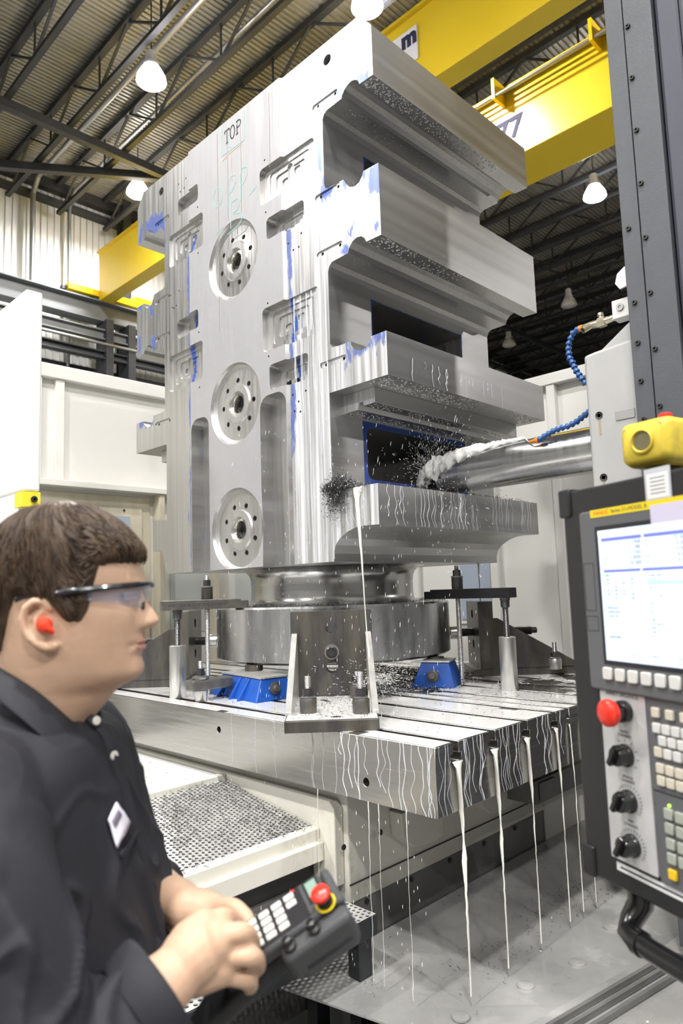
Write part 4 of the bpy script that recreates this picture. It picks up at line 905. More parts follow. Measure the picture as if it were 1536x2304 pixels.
# main stream pouring off the lowest shelf onto the front bracket
stream([(1.83, .02, 2.060), (1.83, -.008, 2.052), (1.832, -.014, 2.0), (1.84, -.016, 1.90), (1.855, -.022, 1.75), (1.869, -.03, 1.584), (1.885, -.04, 1.44), (1.905, -.05, 1.33), (1.915, -.055, 1.25), (1.92, -.06, 1.20)],
       [.042, .040, .018, .016, .013, .012, .014, .020, .026, .034], 'thick coolant stream pouring off the lowest shelf onto the front bracket', .6, a0=(1, 0, 0), m=m_stream)
stream([(1.62, 1.17, 1.886), (1.62, 1.17, 1.80), (1.62, 1.17, 1.70), (1.62, 1.17, 1.45), (1.62, 1.17, 1.15)], [.03, .014, .006, .005, .004], 'thin amber coolant stream at the far end of the lowest shelf', .3, a0=(1, 0, 0), m=mat('amber_coolant', (.55, .42, .22), .2))
# ================================================================== CONTROL PANEL
m_pblack = mat('black_panel_housing', (.018, .018, .020), .36, 0, bump=.05, bscale=300); m_pgrey = mat('grey_panel_plastic', (.12, .122, .13), .42)
m_silver = mat('brushed_silver_plate', (.60, .60, .60), .4, .25, var=.06, vscale=20.)
m_keyc = mat('cream_key', (.62, .57, .47), .5); m_keyw = mat('white_key', (.66, .66, .63), .5); m_keyg = mat('sage_key', (.36, .38, .33), .5)
m_red = mat('red_mushroom', (.80, .035, .02), .3, coat=.3); m_knob = mat('black_knob', (.008, .008, .009), .25, coat=.4)
m_print = mat('black_print', (.03, .03, .035), .5); m_lblue = mat('screen_blue', (.10, .10, .70), .4, emit=(.12, .14, .80), emit_s=.8)
m_screen = mat('lit_screen', (.55, .65, .80), .25, emit=(.55, .70, .92), emit_s=.50)
m_spale = mat('screen_pale_panel', (.6, .7, .85), .25, emit=(.66, .80, 1.0), emit_s=.58)
m_sgreen = mat('screen_green', (.1, .5, .2), .4, emit=(.08, .5, .22), emit_s=.5); m_scyan = mat('screen_cyan', (.3, .8, .8), .4, emit=(.35, .95, .88), emit_s=.7)
m_sdark = mat('screen_text', (.02, .03, .06), .5); m_ylab = mat('yellow_label', (.80, .62, .02), .4); m_tag = mat('lavender_sticker', (.62, .58, .74), .5); m_paper = mat('paper_label', (.80, .80, .80), .5)
PA, PN = V((.911, -.412, 0)), V((-.4115, -.9114, 0)); PP0 = V((3.265, -1.03, 0))
def PQ(s, z, k=0.): return PP0+PA*s+PN*k+V((0, 0, z))
def slab_at(mb, s0, z0, s1, z1, k0, k1, r=0, n=3):
    poly = rrect(s0, z0, s1, z1, r, n) if r else [(s0, z0), (s1, z0), (s1, z1), (s0, z1)]
    return mb.prism(poly, PP0, PA, (0, 0, 1), PN, k0, k1)
t = CP = thing('control_panel', PQ(.23, 1.17, -.06), 'black machine control panel with lit screen, keys, knobs and red stop button', 'control panel')
slab_at(MB(), 0, 1.172, .46, 1.778, -.115, 0, .004).build('housing', m_pblack, t, smooth=30, bevel=.004)
for z0 in (1.168, 1.735): slab_at(MB(), -.006, z0, .022, z0+.047, -.12, .004, .004).build('corner_cap', m_pblack, t, smooth=30, bevel=.003)
bz = slab_at(MB(), .052, 1.463, .44, 1.738, .0005, .012, .006).build('display_bezel', m_pgrey, t, smooth=30, bevel=.003)
slab_at(MB(), .088, 1.503, .362, 1.712, .0122, .0128, .003).build('screen_gasket', m_pblack, t, smooth=0)
scn = slab_at(MB(), .095, 1.51, .355, 1.705, .0129, .0136).build('screen', m_screen, t, smooth=0)
K = .0137
def spart(nm, s0, z0, s1, z1, m, k=K): return slab_at(MB(), s0, z0, s1, z1, k, k+.0002).build(nm, m, scn)
scn['base'] = list(t['base'])
spart('title_bar', .095, 1.697, .355, 1.705, m_spale)
for s0, s1 in ((.102, .183), (.188, .270), (.275, .352)): spart('blue_header', s0, 1.688, s1, 1.693, m_lblue)
for s0, s1 in ((.102, .183), (.188, .270)): spart('readout_field', s0, 1.650, s1, 1.687, m_spale)
spart('blue_header', .103, 1.641, .177, 1.645, m_lblue); spart('blue_header', .181, 1.641, .352, 1.645, m_lblue)
spart('data_field', .103, 1.600, .177, 1.640, m_spale); spart('program_field', .186, 1.550, .352, 1.640, m_spale)
spart('cyan_highlight', .188, 1.621, .352, 1.627, m_scyan, K+.0002); spart('green_mark', .106, 1.635, .114, 1.638, m_sgreen, K+.0003)
def ptext(nm, body, size, m, s, z, k=K+.0003, parent=None, align='LEFT', sx=1.):
    return text_obj(nm, body, size, m, tuple(PQ(s, z, k)), PA, (0, 0, 1), parent or CP, extrude=.0001, sx=sx, align=align)
for i, (ax, v1, v2) in enumerate((('X', '1.5968', '25.'), ('Y', '-2.1380', '0.'), ('Z', '23.7760', '0.'), ('W', '0.0000', '0.'), ('B', '50.000', '0.'))):
    z = 1.6835-.0075*i
    ptext('axis_letter', ax, .0075, m_sgreen, .105, z, parent=scn); ptext('readout', v1, .0085, m_sdark, .181, z, parent=scn, align='RIGHT')
    ptext('axis_letter', ax, .0075, m_sgreen, .190, z, parent=scn); ptext('readout', v2+'0000', .0085, m_sdark, .268, z, parent=scn, align='RIGHT')
rdp = random.Random(3)
for i in range(6):
    for s in (.106, .122, .138, .155): ptext('small_print', rdp.choice(['G54', 'G80', 'G90', 'M08', 'T12', '0.00', 'H01']), .0042, m_sdark, s, 1.630-.0055*i, parent=scn)
for i, b in enumerate(('WORK ZERO', 'G54 X0. Y0.', 'M06 T12', 'G43 H12', '', 'X1.5 Y-2.138', '', 'G01 Z-1.2', 'F12.', 'X2.5', '', 'G80', 'G91 G28 Z0', 'M01', 'N40')):
    if b: ptext('program_line', b, .0045, m_sdark, .190, 1.634-.0056*i, parent=scn)
for i, b in enumerate(('FEED RATE', 'RAPID MOVE', 'TOOL TIP')): ptext('blue_print', b, .0045, m_lblue, .106, 1.588-.006*i, parent=scn)
ptext('small_print', 'AUTO STRT', .0045, m_sdark, .106, 1.545, parent=scn)
for i in range(6): spart('soft_label', .100+.0425*i, 1.514, .138+.0425*i, 1.529, m_spale); 
for i, b in enumerate(('', 'CHECK', 'PROG', 'OFFSET')): 
    if b: ptext('soft_print', b, .0045, m_sgreen if i == 1 else m_sdark, .103+.0425*i, 1.5215, parent=scn)
for i in range(11): slab_at(MB(), .087+.0255*i, 1.481, .105+.0255*i, 1.499, .0122, .017, .003).build('soft_key', m_keyw, t, smooth=30, bevel=.001)
slab_at(MB(), .080, 1.7265, .265, 1.7385, .0122, .0126).build('yellow_label', m_ylab, t, smooth=0)
ptext('label_lettering', 'FANUC', .009, mat('red_print', (.75, .05, .02), .4), .088, 1.7325, .0127, sx=1.1); ptext('label_lettering', 'Series 31i-MODEL B', .0085, m_print, .125, 1.7325, .0127)
slab_at(MB(), .203, 1.700, .30, 1.7315, .0128, .0134).build('sticker', m_tag, t, smooth=0)
slab_at(MB(), .186, 1.738, .232, 1.785, .0005, .0022).build('label_sleeve', mat('clear_sleeve', (.55, .56, .6), .1, coat=.6), t, smooth=0)
slab_at(MB(), .190, 1.742, .229, 1.777, .0023, .0026).build('paper_label', m_paper, t, smooth=0)
for i in range(5): slab_at(MB(), .196, 1.7485+.0055*i, .223, 1.7495+.0055*i, .00265, .0028).build('print_line', m_print, t, smooth=0)
for z0, z1, s1 in ((1.583, 1.657, .079), (1.552, 1.575, .081)):
    for a in ((.056, z0, s1, z0+.0008), (.056, z1-.0008, s1, z1), (.056, z0, .0568, z1), (s1-.0008, z0, s1, z1)): slab_at(MB(), a[0], a[1], a[2], a[3], .0121, .0123).build('port_outline', m_pblack, t, smooth=0)
slab_at(MB(), .066, 1.217, .157, 1.4625, .0005, .006, .002).build('silver_plate', m_silver, t, smooth=0)
slab_at(MB(), .159, 1.337, .44, 1.4625, .0005, .006, .002).build('key_plate', m_pgrey, t, smooth=0)
slab_at(MB(), .162, 1.213, .44, 1.335, .0005, .006, .002).build('key_plate', m_pgrey, t, smooth=0)
def key(s, z, m, h=.0135): slab_at(MB(), s-h/2, z-h/2, s+h/2, z+h/2, .0062, .0115, .0015, 2).build('key', m, t, smooth=30, bevel=.001)
for s in (.179, .204, .229, .254): key(s, 1.4445, m_keyc)
for s in range(12): key(.179+.0166*s, 1.4235, m_keyw)
for s in range(12): key(.188+.0166*s, 1.4075, m_keyw)
for s in range(12): key(.179+.0166*s, 1.391, m_keyc if s == 0 else m_keyw)
for s in range(3):
    for z in (1.3695, 1.353): key(.180+.0166*s, z, m_keyc)
for s in range(10):
    for z in (1.311, 1.292, 1.272, 1.253): key(.188+.019*s, z, m_keyg, .0145)
key(.187, 1.232, mat('yellow_key', (.80, .50, .02), .5), .0135)
MB().ball(PQ(.188, 1.3215, .007), .0022, 8, 6).build('status_led', mat('green_led', (.2, .8, .1), .3, emit=(.35, .9, .05), emit_s=2.), t)
# emergency stop
MB().lathe([(.016, .006), (.016, .016), (.0125, .018), (.0125, .030)], PQ(.117, 1.437), PN, 24).build('stop_collar', m_knob, t)
MB().lathe([(.010, .030), (.0185, .031), (.020, .035), (.0195, .041), (.015, .045), (.006, .0465), (.001, .0466)], PQ(.117, 1.437), PN, 28).build('stop_button', m_red, t)
ptext('plate_lettering', 'ARRET URGENCE', .0085, m_print, .112, 1.4595, .0062, align='CENTER')
for z, nm, n in ((1.373, 'RAPID\nOVERRIDE', 9), (1.308, 'SPINDLE\nOVERRIDE', 21), (1.246, 'FEED\nOVERRIDE', 21)):
    ptext('plate_lettering', nm, .0058, m_print, .112, z+.0305, .0062, align='CENTER')
    for i in range(n):
        a = radians(220-260*i/(n-1)); c = PQ(.112+.0235*cos(a), z+.0215*sin(a), .0063)
        MB().obox(c, PA*cos(a)+V((0, 0, sin(a))), PA*-sin(a)+V((0, 0, cos(a))), PN, .0022, .0005, .0001).build('dial_tick', m_print, t, smooth=0)
    MB().lathe([(.0165, .006), (.0165, .010), (.0145, .012), (.0140, .026), (.012, .028)], PQ(.112, z), PN, 20).build('knob', m_knob, t)
    MB().obox(PQ(.112, z+.002, .028), (PA*.5+V((0, 0, .85))).normalized(), (PA*.85-V((0, 0, .5))).normalized(), PN, .0165, .0045, .007).build('knob_grip', m_knob, t, smooth=0, bevel=.002)
slab_at(MB(), .070, 1.198, .30, 1.210, .0005, .0012).build('white_label', m_paper, t, smooth=0)
slab_at(MB(), .078, 1.2025, .28, 1.2055, .0013, .0014).build('print_line', m_print, t, smooth=0)
# grab handle and its cable, support arm to the column
MB().tube([PQ(.085, 1.185, -.03), PQ(.085, 1.150, -.025), PQ(.080, 1.128, -.01), PQ(.088, 1.117, .004), PQ(.105, 1.114, .008), PQ(.14, 1.114, .010), PQ(.40, 1.114, .010), PQ(.43, 1.13, 0), PQ(.43, 1.175, -.02)], [.020, .019, .0165, .016, .0155, .0150, .0150, .016, .018], 18).build('grab_handle', m_knob, t)
MB().lathe([(.018, 0), (.018, .012)], PQ(.108, 1.114, .008), PA, 18).build('handle_collar', m_knob, t)
MB().tube([PQ(.215, 1.18, -.06), PQ(.215, .9, -.06), PQ(.215, .423, -.06)], .022, 16).build('support_post', m_pblack, t)
# yellow crane pendant lying on the panel top
E1 = V((sin(YAW-radians(32)), cos(YAW-radians(32)), 0)); E2 = V((E1.y, -E1.x, 0)).normalized()
def RQ(a, b, c): return V((3.437, -1.012, 1.812))+E1*a+E2*b+V((0, 0, c))
t = thing('crane_remote', RQ(.04, .1, -.03), 'yellow crane pendant control with a round mouthpiece, lying on top of the panel', 'remote control')
m_yrem = mat('worn_yellow_rubber', (.66, .51, .05), .5, 0, var=.10, vscale=12., dirt=(.22, .19, .10), dirt_amt=.25, dirt_scale=14.)
def tub(b0, b1, inset, m, nm):
    rings = []
    for b, i in ((b0, .010+inset), (b0+.006, .003+inset), (b0+.02, inset), (b1, inset)):
        rings.append([RQ(q[0], b, q[1]) for q in rrect(-.0+i, -.002+i, .088-i, .072-i, .013, 4)])
    return MB().loft(rings).build(nm, m, t, smooth=50)
tub(0, .23, 0, m_yrem, 'body')
tb = MB().lathe([(.020, -.001), (.0205, .003), (.0175, .0045), (.0155, .002), (.015, -.001)], RQ(.044, 0, .036), -E2, 24, closed=True)
tb.build('mouthpiece_ring', m_yrem, t); MB().lathe([(.0155, -.001), (.0155, .0012)], RQ(.044, 0, .036), -E2, 24).build('mouthpiece', mat('rubber_brown', (.16, .14, .07), .6), t)
for a, c in ((.014, .058), (.074, .058), (.014, .014), (.074, .014)): MB().lathe([(.004, -.002), (.004, .002)], RQ(a, .003, c), -E2, 10).build('corner_screw', m_brass, t)
MB().lathe([(.011, 0), (.011, .010), (.009, .012)], RQ(.03, .045, .0705), (0, 0, 1), 18).build('stop_button', m_red, t)
MB().obox(RQ(.045, .06, -.018), E1, E2, (0, 0, 1), .02, .03, .0155).build('hook_bracket', m_pblack, t, smooth=0, bevel=.003)
# ================================================================== PERSON
FH = V((-.70288, .71130, 0)); RH = V((.71130, .70288, 0))
def HP(s, d, z): return V((CAM.x, CAM.y, 0))+RH*s+FH*d+V((0, 0, z))
def interp(tab, x):
    """piecewise cubic-ish interpolation in a table sorted from high to low"""
    if x >= tab[0][0]: return tab[0][1]
    if x <= tab[-1][0]: return tab[-1][1]
    for i in range(len(tab)-1):
        (x1, y1), (x0, y0) = tab[i], tab[i+1]
        if x0 <= x <= x1:
            t = (x-x0)/(x1-x0)
            ya = tab[i-1] if i > 0 else tab[i]; yb = tab[i+2] if i+2 < len(tab) else tab[i+1]
            m1 = (y1-yb[1])/(x1-yb[0])*(x1-x0) if x1 != yb[0] else y1-y0
            m2 = (ya[1]-y0)/(ya[0]-x0)*(x1-x0) if ya[0] != x0 else y1-y0
            lim = 3*(y1-y0)
            m1 = max(min(m1, max(lim, 0)), min(lim, 0)); m2 = max(min(m2, max(lim, 0)), min(lim, 0))
            return (2*t**3-3*t*t+1)*y0+(t**3-2*t*t+t)*m1+(-2*t**3+3*t*t)*y1+(t**3-t*t)*m2
DM = .93
FACE = [(1.745, -.362), (1.738, -.328), (1.722, -.299), (1.70, -.281), (1.68, -.2735), (1.665, -.2700), (1.6544, -.2668), (1.646, -.2648), (1.640, -.2643), (1.632, -.2665), (1.622, -.2675), (1.61, -.2672), (1.60, -.2665), (1.592, -.2660),
        (1.585, -.2650), (1.579, -.2655), (1.574, -.2640), (1.570, -.2650), (1.567, -.2690), (1.5625, -.2650), (1.558, -.2680), (1.553, -.2705), (1.545, -.2675), (1.536, -.2650), (1.530, -.2668), (1.5245, -.272), (1.519, -.282), (1.510, -.299), (1.50, -.308), (1.49, -.317), (1.48, -.3255), (1.47, -.333), (1.45, -.338), (1.42, -.34)]
EXF = [(1.75, .80), (1.65, .76), (1.60, .74), (1.565, .78), (1.54, .86), (1.515, 1.), (1.45, 1.)]
EXW = [(1.75, .92), (1.58, .90), (1.545, .92), (1.515, 1.), (1.45, 1.)]
FSM = [(1.745, -.362), (1.738, -.328), (1.722, -.299), (1.70, -.281), (1.68, -.2735), (1.665, -.2700), (1.65, -.2665), (1.64, -.2660), (1.62, -.2672), (1.60, -.2668), (1.58, -.2672), (1.56, -.2690), (1.545, -.2700), (1.535, -.2705), (1.527, -.2745), (1.519, -.284), (1.510, -.299), (1.50, -.308), (1.49, -.317), (1.48, -.3255), (1.47, -.333), (1.45, -.338), (1.42, -.34)]
NOSE = [(1.640, 0), (1.632, .0015), (1.622, .0085), (1.612, .0155), (1.604, .0210), (1.598, .0235), (1.5935, .0220), (1.5885, .0140), (1.5855, .002), (1.583, 0)]
BACK = [(1.745, -.366), (1.738, -.402), (1.722, -.430), (1.70, -.447), (1.67, -.456), (1.64, -.456), (1.61, -.452), (1.58, -.448), (1.55, -.447), (1.52, -.450), (1.49, -.458), (1.46, -.468), (1.42, -.48)]
WIDE = [(1.745, .003), (1.738, .036), (1.722, .056), (1.70, .068), (1.67, .0745), (1.64, .0755), (1.61, .0745), (1.58, .0725), (1.56, .0705), (1.54, .0675), (1.525, .064), (1.51, .061), (1.49, .060), (1.46, .062), (1.42, .075)]
def head_pt(z, a, off=0., F=None, B=None, W=None, nose=True):
    b = interp(B or BACK, z)-off; wd = interp(W or WIDE, z)+off; c, s_ = cos(a), sin(a)
    ef = interp(EXF, z); ew = interp(EXW, z)
    f = interp(F, z)+off if F else interp(FSM, z)+off
    if F is None and c > 0:
        yy = wd*abs(s_)**ew; f += (interp(FACE, z)-interp(FSM, z))*math.exp(-(yy/.026)**4)
    sw = b+.43*(f-b)
    if c >= 0: s = sw+(f-sw)*abs(c)**ef; y = wd*abs(s_)**ew
    else: s = sw+(sw-b)*-abs(c)**.95; y = wd*abs(s_)**.95
    y = -y if s_ > 0 else y                        # a > 0 is the side turned to the camera
    if nose and c > 0 and 1.58 < z < 1.642:
        sig = .0055+.0062*max(0, min(1, (1.635-z)/.04)); h = interp(NOSE, z)
        s += h*math.exp(-(y/sig)**2)
        if 1.584 < z < 1.603: s += .0045*math.exp(-((abs(y)-.0125)/.0045)**2)*math.exp(-((z-1.593)/.006)**2)
    if nose and c > 0:                              # eye sockets, cheek, mouth corner
        s -= .008*math.exp(-((abs(y)-.031)/.013)**2)*math.exp(-((z-1.629)/.009)**2)
        s += .003*math.exp(-((abs(y)-.040)/.018)**2)*math.exp(-((z-1.600)/.015)**2)
        s -= .0035*math.exp(-((abs(y)-.026)/.005)**2)*math.exp(-((z-1.5655)/.004)**2)
    return s, y
def head_mesh():
    zs = []; z = 1.745
    while z > 1.43:
        zs.append(z); z -= .0022 if 1.515 < z < 1.65 else .0045
    N = 96; rings = [[HP(*(lambda q: (q[0], DM+q[1], z))(head_pt(z, 2*pi*k/N))) for k in range(N)] for z in zs]
    return MB().loft(rings)
def limb(mb, pts, n=18):
    """tapered limb through (point, rx) joints, smooth"""
    P = [V(p) for p, _ in pts]; R_ = [r for _, r in pts]; path, rad = [], []
    K = len(P)
    for i in range(K-1):
        p0, p1, p2, p3 = P[max(i-1, 0)], P[i], P[i+1], P[min(i+2, K-1)]
        for j in range(8):
            t = j/8; path.append(.5*((2*p1)+(p2-p0)*t+(2*p0-5*p1+4*p2-p3)*t*t+(3*p1-p0-3*p2+p3)*t**3)); rad.append(R_[i]+(R_[i+1]-R_[i])*(3*t*t-2*t**3))
    path.append(P[-1]); rad.append(R_[-1])
    mb.tube(path, rad, n); mb.ball(P[0], R_[0], n, 10); mb.ball(P[-1], R_[-1], n, 10); return mb
def PX(px, py, d):
    """point seen at a photo position, at the horizontal distance d in front of the camera"""
    q = FWD+RGT*((px-768)/1577.26)-UPV*((py-1152)/1577.26); t = d/q.dot(FH); return CAM+q*t
def remesh(o, vox, smooth_it=4, fac=.5):
    r = o.modifiers.new('r', 'REMESH'); r.mode = 'VOXEL'; r.voxel_size = vox
    s = o.modifiers.new('s', 'SMOOTH'); s.iterations = smooth_it; s.factor = fac
    bpy.context.view_layer.update(); me = bpy.data.meshes.new_from_object(o.evaluated_get(bpy.context.evaluated_depsgraph_get()))
    o.modifiers.clear(); old = o.data; o.data = me; me.name = o.name; bpy.data.meshes.remove(old)
    if not me.materials: me.materials.append(MATS['skin'])
    me.shade_smooth(); return me
m_skin = mat('skin', (.57, .375, .262), .48, 0, var=.10, vscale=14., sss=.12, spec=.4, bump=.05, bscale=500)
MATS['skin'] = m_skin
m_hair = mat('brown_hair', (.060, .037, .022), .5, 0, var=.5, vscale=60., stretch=(1, 1, .35), bump=.6, bscale=150, bstretch=(1, 1, .3), spec=.35)
m_shirt = mat('charcoal_shirt', (.024, .0245, .030), .62, 0, var=.10, vscale=4., spec=.25, bump=.12, bscale=420)
PERSON = thing('person', HP(-.40, .93, 0), 'man in a dark work shirt and safety glasses, holding a pendant control, seen in profile', 'person')
mb = head_mesh()
# neck root, torso core, arms
limb(mb, [(HP(-.385, DM, 1.50), .05), (HP(-.40, DM, 1.44), .06), (HP(-.42, DM, 1.38), .10), (HP(-.42, DM, 1.20), .115), (HP(-.41, DM, 1.0), .115)], 20)
SR, EL_R, WR_R = HP(-.40, .785, 1.40), HP(-.295, .688, 1.168), PX(398, 2188, .775)
limb(mb, [(HP(-.42, DM, 1.40), .07), (SR, .045), (HP(-.35, .715, 1.30), .04), (EL_R, .042), (EL_R.lerp(WR_R, .35), .043), (EL_R.lerp(WR_R, .7), .036), (WR_R, .029)], 20)
SL_, EL_L, WR_L = HP(-.40, 1.105, 1.425), HP(-.35, 1.17, 1.17), PX(420, 2045, .965)
limb(mb, [(HP(-.42, DM, 1.40), .07), (SL_, .045), (HP(-.38, 1.15, 1.30), .04), (EL_L, .042), (EL_L.lerp(WR_L, .35), .043), (EL_L.lerp(WR_L, .75), .034), (WR_L, .028)], 20)
# near (right) hand: palm with its back to the camera, four fingers closing round the pendant, thumb on top
def finger(pts, rs): limb(mb, list(zip(pts, rs)), 14)
pal = [WR_R, PX(430, 2140, .785), PX(462, 2120, .79)]
limb(mb, [(WR_R, .028), (PX(425, 2158, .785), .032), (PX(455, 2130, .795), .033), (PX(478, 2118, .80), .027)], 18)
limb(mb, [(PX(425, 2120, .79), .022), (PX(458, 2090, .80), .020)], 14); limb(mb, [(PX(440, 2190, .79), .023), (PX(492, 2172, .80), .022)], 14)
finger([PX(446, 2092, .80), PX(500, 2064, .812), PX(528, 2084, .845), PX(535, 2100, .87)], [.0118, .0106, .0092, .0080])
finger([PX(468, 2116, .794), PX(543, 2098, .798), PX(568, 2122, .835), PX(560, 2144, .865)], [.0118, .0108, .0094, .0082])
finger([PX(478, 2152, .795), PX(562, 2152, .797), PX(580, 2172, .83), PX(572, 2186, .86)], [.0115, .0108, .0094, .0080])
finger([PX(478, 2188, .797), PX(546, 2202, .803), PX(564, 2216, .83), PX(558, 2224, .855)], [.0108, .0098, .0086, .0075])
finger([PX(418, 2140, .81), PX(450, 2110, .845), PX(490, 2098, .875), PX(525, 2100, .89)], [.015, .0125, .0108, .009])
# far (left) hand: index finger pressing a key, the others folded
limb(mb, [(WR_L, .027), (PX(455, 2052, .96), .028), (PX(482, 2058, .95), .024)], 16); limb(mb, [(PX(455, 2078, .955), .020), (PX(480, 2085, .945), .018)], 14)
finger([PX(478, 2042, .945), PX(522, 2040, .925), PX(549, 2058, .912), PX(566, 2082, .902)], [.0115, .0105, .0092, .0075])
finger([PX(486, 2062, .945), PX(520, 2075, .925), PX(515, 2100, .915), PX(495, 2100, .92)], [.0115, .0105, .0092, .008])
finger([PX(484, 2078, .945), PX(512, 2095, .93), PX(502, 2115, .92), PX(485, 2112, .925)], [.011, .010, .009, .008])
finger([PX(478, 2092, .948), PX(500, 2108, .935), PX(488, 2122, .93), PX(475, 2118, .93)], [.010, .009, .0082, .0075])
finger([PX(440, 2072, .945), PX(470, 2098, .92), PX(500, 2108, .90), PX(522, 2104, .892)], [.014, .012, .0105, .009])
# ear on the near side
def ear(side):
    e = MB(); dE = DM-side*.0775
    def ep(px, py, out=0.): return PX(px, py, .853-out) if side > 0 else None
    rim = [(118, 1372), (98, 1354), (75, 1353), (57, 1368), (50, 1392), (53, 1416), (64, 1436), (82, 1450), (102, 1458), (120, 1456), (127, 1446)]
    P = [PX(x, y, .8545-.010*max(0, min(1, (120-x)/60))) for x, y in rim]
    if side < 0: P = [q+FH*2*((DM-(.8535))) for q in P]
    e.tube(P, [.0042, .005, .0052, .005, .0048, .0046, .0046, .0048, .006, .0068, .005], 10)
    c = PX(92, 1405, .8575); c = c if side > 0 else c+FH*2*(DM-.8575)
    x, y, zz = RH, FH, V((0, 0, 1))
    b = MB().ball((0, 0, 0), 1, 20, 12)
    for q in b.v:
        e_ = RH*q.x*.020+V((0, 0, 1))*q.z*.027+FH*q.y*.007+RH*(-.004*q.z); e.v.append(c+e_)
    o0 = len(e.v)-len(b.v); e.f += [tuple(i+o0 for i in fc) for fc in b.f]
    an = PX(105, 1418, .8535); an = an if side > 0 else an+FH*2*(DM-.8535)
    e.tube([PX(100, 1372, .8515) if side > 0 else an, PX(78, 1392, .8485) if side > 0 else an+V((0, 0, .004)), PX(84, 1424, .849) if side > 0 else an+V((0, 0, .008)), PX(104, 1440, .852) if side > 0 else an+V((0, 0, .012))], [.003, .0042, .004, .0035], 8)
    return e
for sd in (1, -1):
    e = ear(sd); mb.add(e.v, e.f)
body = mb.build('body', m_skin, PERSON)
remesh(body, .0026, 3, .5)
# ---- hair shell
HF = [(1.7585, -.364), (1.752, -.338), (1.74, -.313), (1.725, -.293), (1.71, -.279), (1.70, -.271), (1.69, -.2655), (1.68, -.2655), (1.67, -.269), (1.65, -.268), (1.60, -.266), (1.5, -.266)]
HB = [(1.7585, -.368), (1.752, -.400), (1.74, -.428), (1.72, -.450), (1.70, -.461), (1.67, -.467), (1.64, -.466), (1.61, -.463), (1.58, -.459), (1.55, -.455), (1.53, -.452)]
HW = [(1.7585, .003), (1.752, .036), (1.74, .058), (1.72, .072), (1.70, .0795), (1.67, .0835), (1.64, .0835), (1.61, .082), (1.58, .078), (1.55, .071), (1.53, .066)]
ZB = [(0, 1.671), (25, 1.669), (42, 1.670), (52, 1.664), (57, 1.645), (60, 1.625), (63, 1.608), (70, 1.597), (78, 1.600), (84, 1.622), (95, 1.634), (108, 1.630), (116, 1.612), (124, 1.590), (134, 1.566), (150, 1.553), (180, 1.548)]
def zb(a):
    a = abs(math.degrees(a)); a = a if a <= 180 else 360-a
    for i in range(len(ZB)-1):
        if ZB[i][0] <= a <= ZB[i+1][0]:
            k = (a-ZB[i][0])/(ZB[i+1][0]-ZB[i][0]); return ZB[i][1]+(ZB[i+1][1]-ZB[i][1])*k
    return ZB[-1][1]
N = 150; T = 46; rings = []
for j in range(T+1):
    t = (j/T); ring = []
    for k in range(N):
        a = 2*pi*k/N; z1 = zb(a)+.004*noise.noise(V((k*.55, 0, 0))); tt = t**.8; z = 1.7585+(z1-1.7585)*min(1, tt*1.0)
        edge = max(0, (t-.90)/.10)
        s, y = head_pt(z, a, 0, HF, HB, HW, nose=False); s2, y2 = head_pt(max(z, 1.5), a, -.001)
        lump = 1+.0*t
        ns = .0022*noise.noise(V((a*14+.6*t, t*2.2, 3)))+.0032*noise.noise(V((a*4, t*3, 9)))
        s, y = s+(s2-s)*edge*.95, y+(y2-y)*edge*.95
        rr = V((s+.37, y, 0)); ln = rr.length or 1; rr = rr*(1+ns*(1-edge)*min(1, t*4)/ln)
        ring.append(HP(rr.x-.37, DM+rr.y, z))
    rings.append(ring)
MB().loft(rings).build('hair', m_hair, PERSON, smooth=180)
rd = random.Random(12); mbh = MB()          # combed locks lying on the hair
for _ in range(2600):
    a = rd.uniform(-pi*.98, pi*.98); t0 = rd.uniform(.02, .80); L = rd.uniform(.10, .26); P = []
    z1 = zb(a)
    for i in range(6):
        t = min(.97, t0+L*i/5); aa = a*(1-.10*i/5*(1 if abs(a) < 1.4 else .2)); z = 1.7585+(zb(aa)-1.7585)*t**.8
        lift = .0012*sin(pi*i/5)+.0006
        s, y = head_pt(z, aa, lift, HF, HB, HW, nose=False); P.append(HP(s, DM+y, z))
    mbh.tube(P, [.0005, .0009, .0010, .0009, .0007, .0003], 3, cap=False)
o = mbh.build('hair_strands', m_hair, PERSON, smooth=180); o['kind'] = 'stuff'
# eyebrow, eye and lips as clothing-free details of the face
m_lip = mat('lips', (.52, .25, .20), .4); m_brow = mat('brow_hair', (.10, .06, .035), .6); m_eye = mat('eye_white', (.75, .73, .70), .2, coat=.5); m_iris = mat('eye_iris', (.05, .06, .07), .15, coat=.6)
for sd in (1, -1):
    br = []
    for i in range(7):
        yy = .014+.005*i; z = 1.6435+.003*sin(pi*i/7)-.0006*i
        a = math.asin(min(.99, (yy/interp(WIDE, z))))
        s, y = head_pt(z, sd*a, .0012); br.append(HP(s, DM+y, z))
    MB().tube(br, [.0012, .0026, .0028, .0026, .0022, .0018, .0008], 6).build('eyebrow', m_brow, PERSON)
    s, y = head_pt(1.629, sd*.42, -.0085); e = MB().ball(HP(s, DM+y, 1.629), .0115, 16, 10).build('eye', m_eye, PERSON)
    MB().ball(HP(s+(.0068 if sd > 0 else .002), DM+y-sd*.0055, 1.629), .0046, 12, 8).build('iris', m_iris, PERSON)
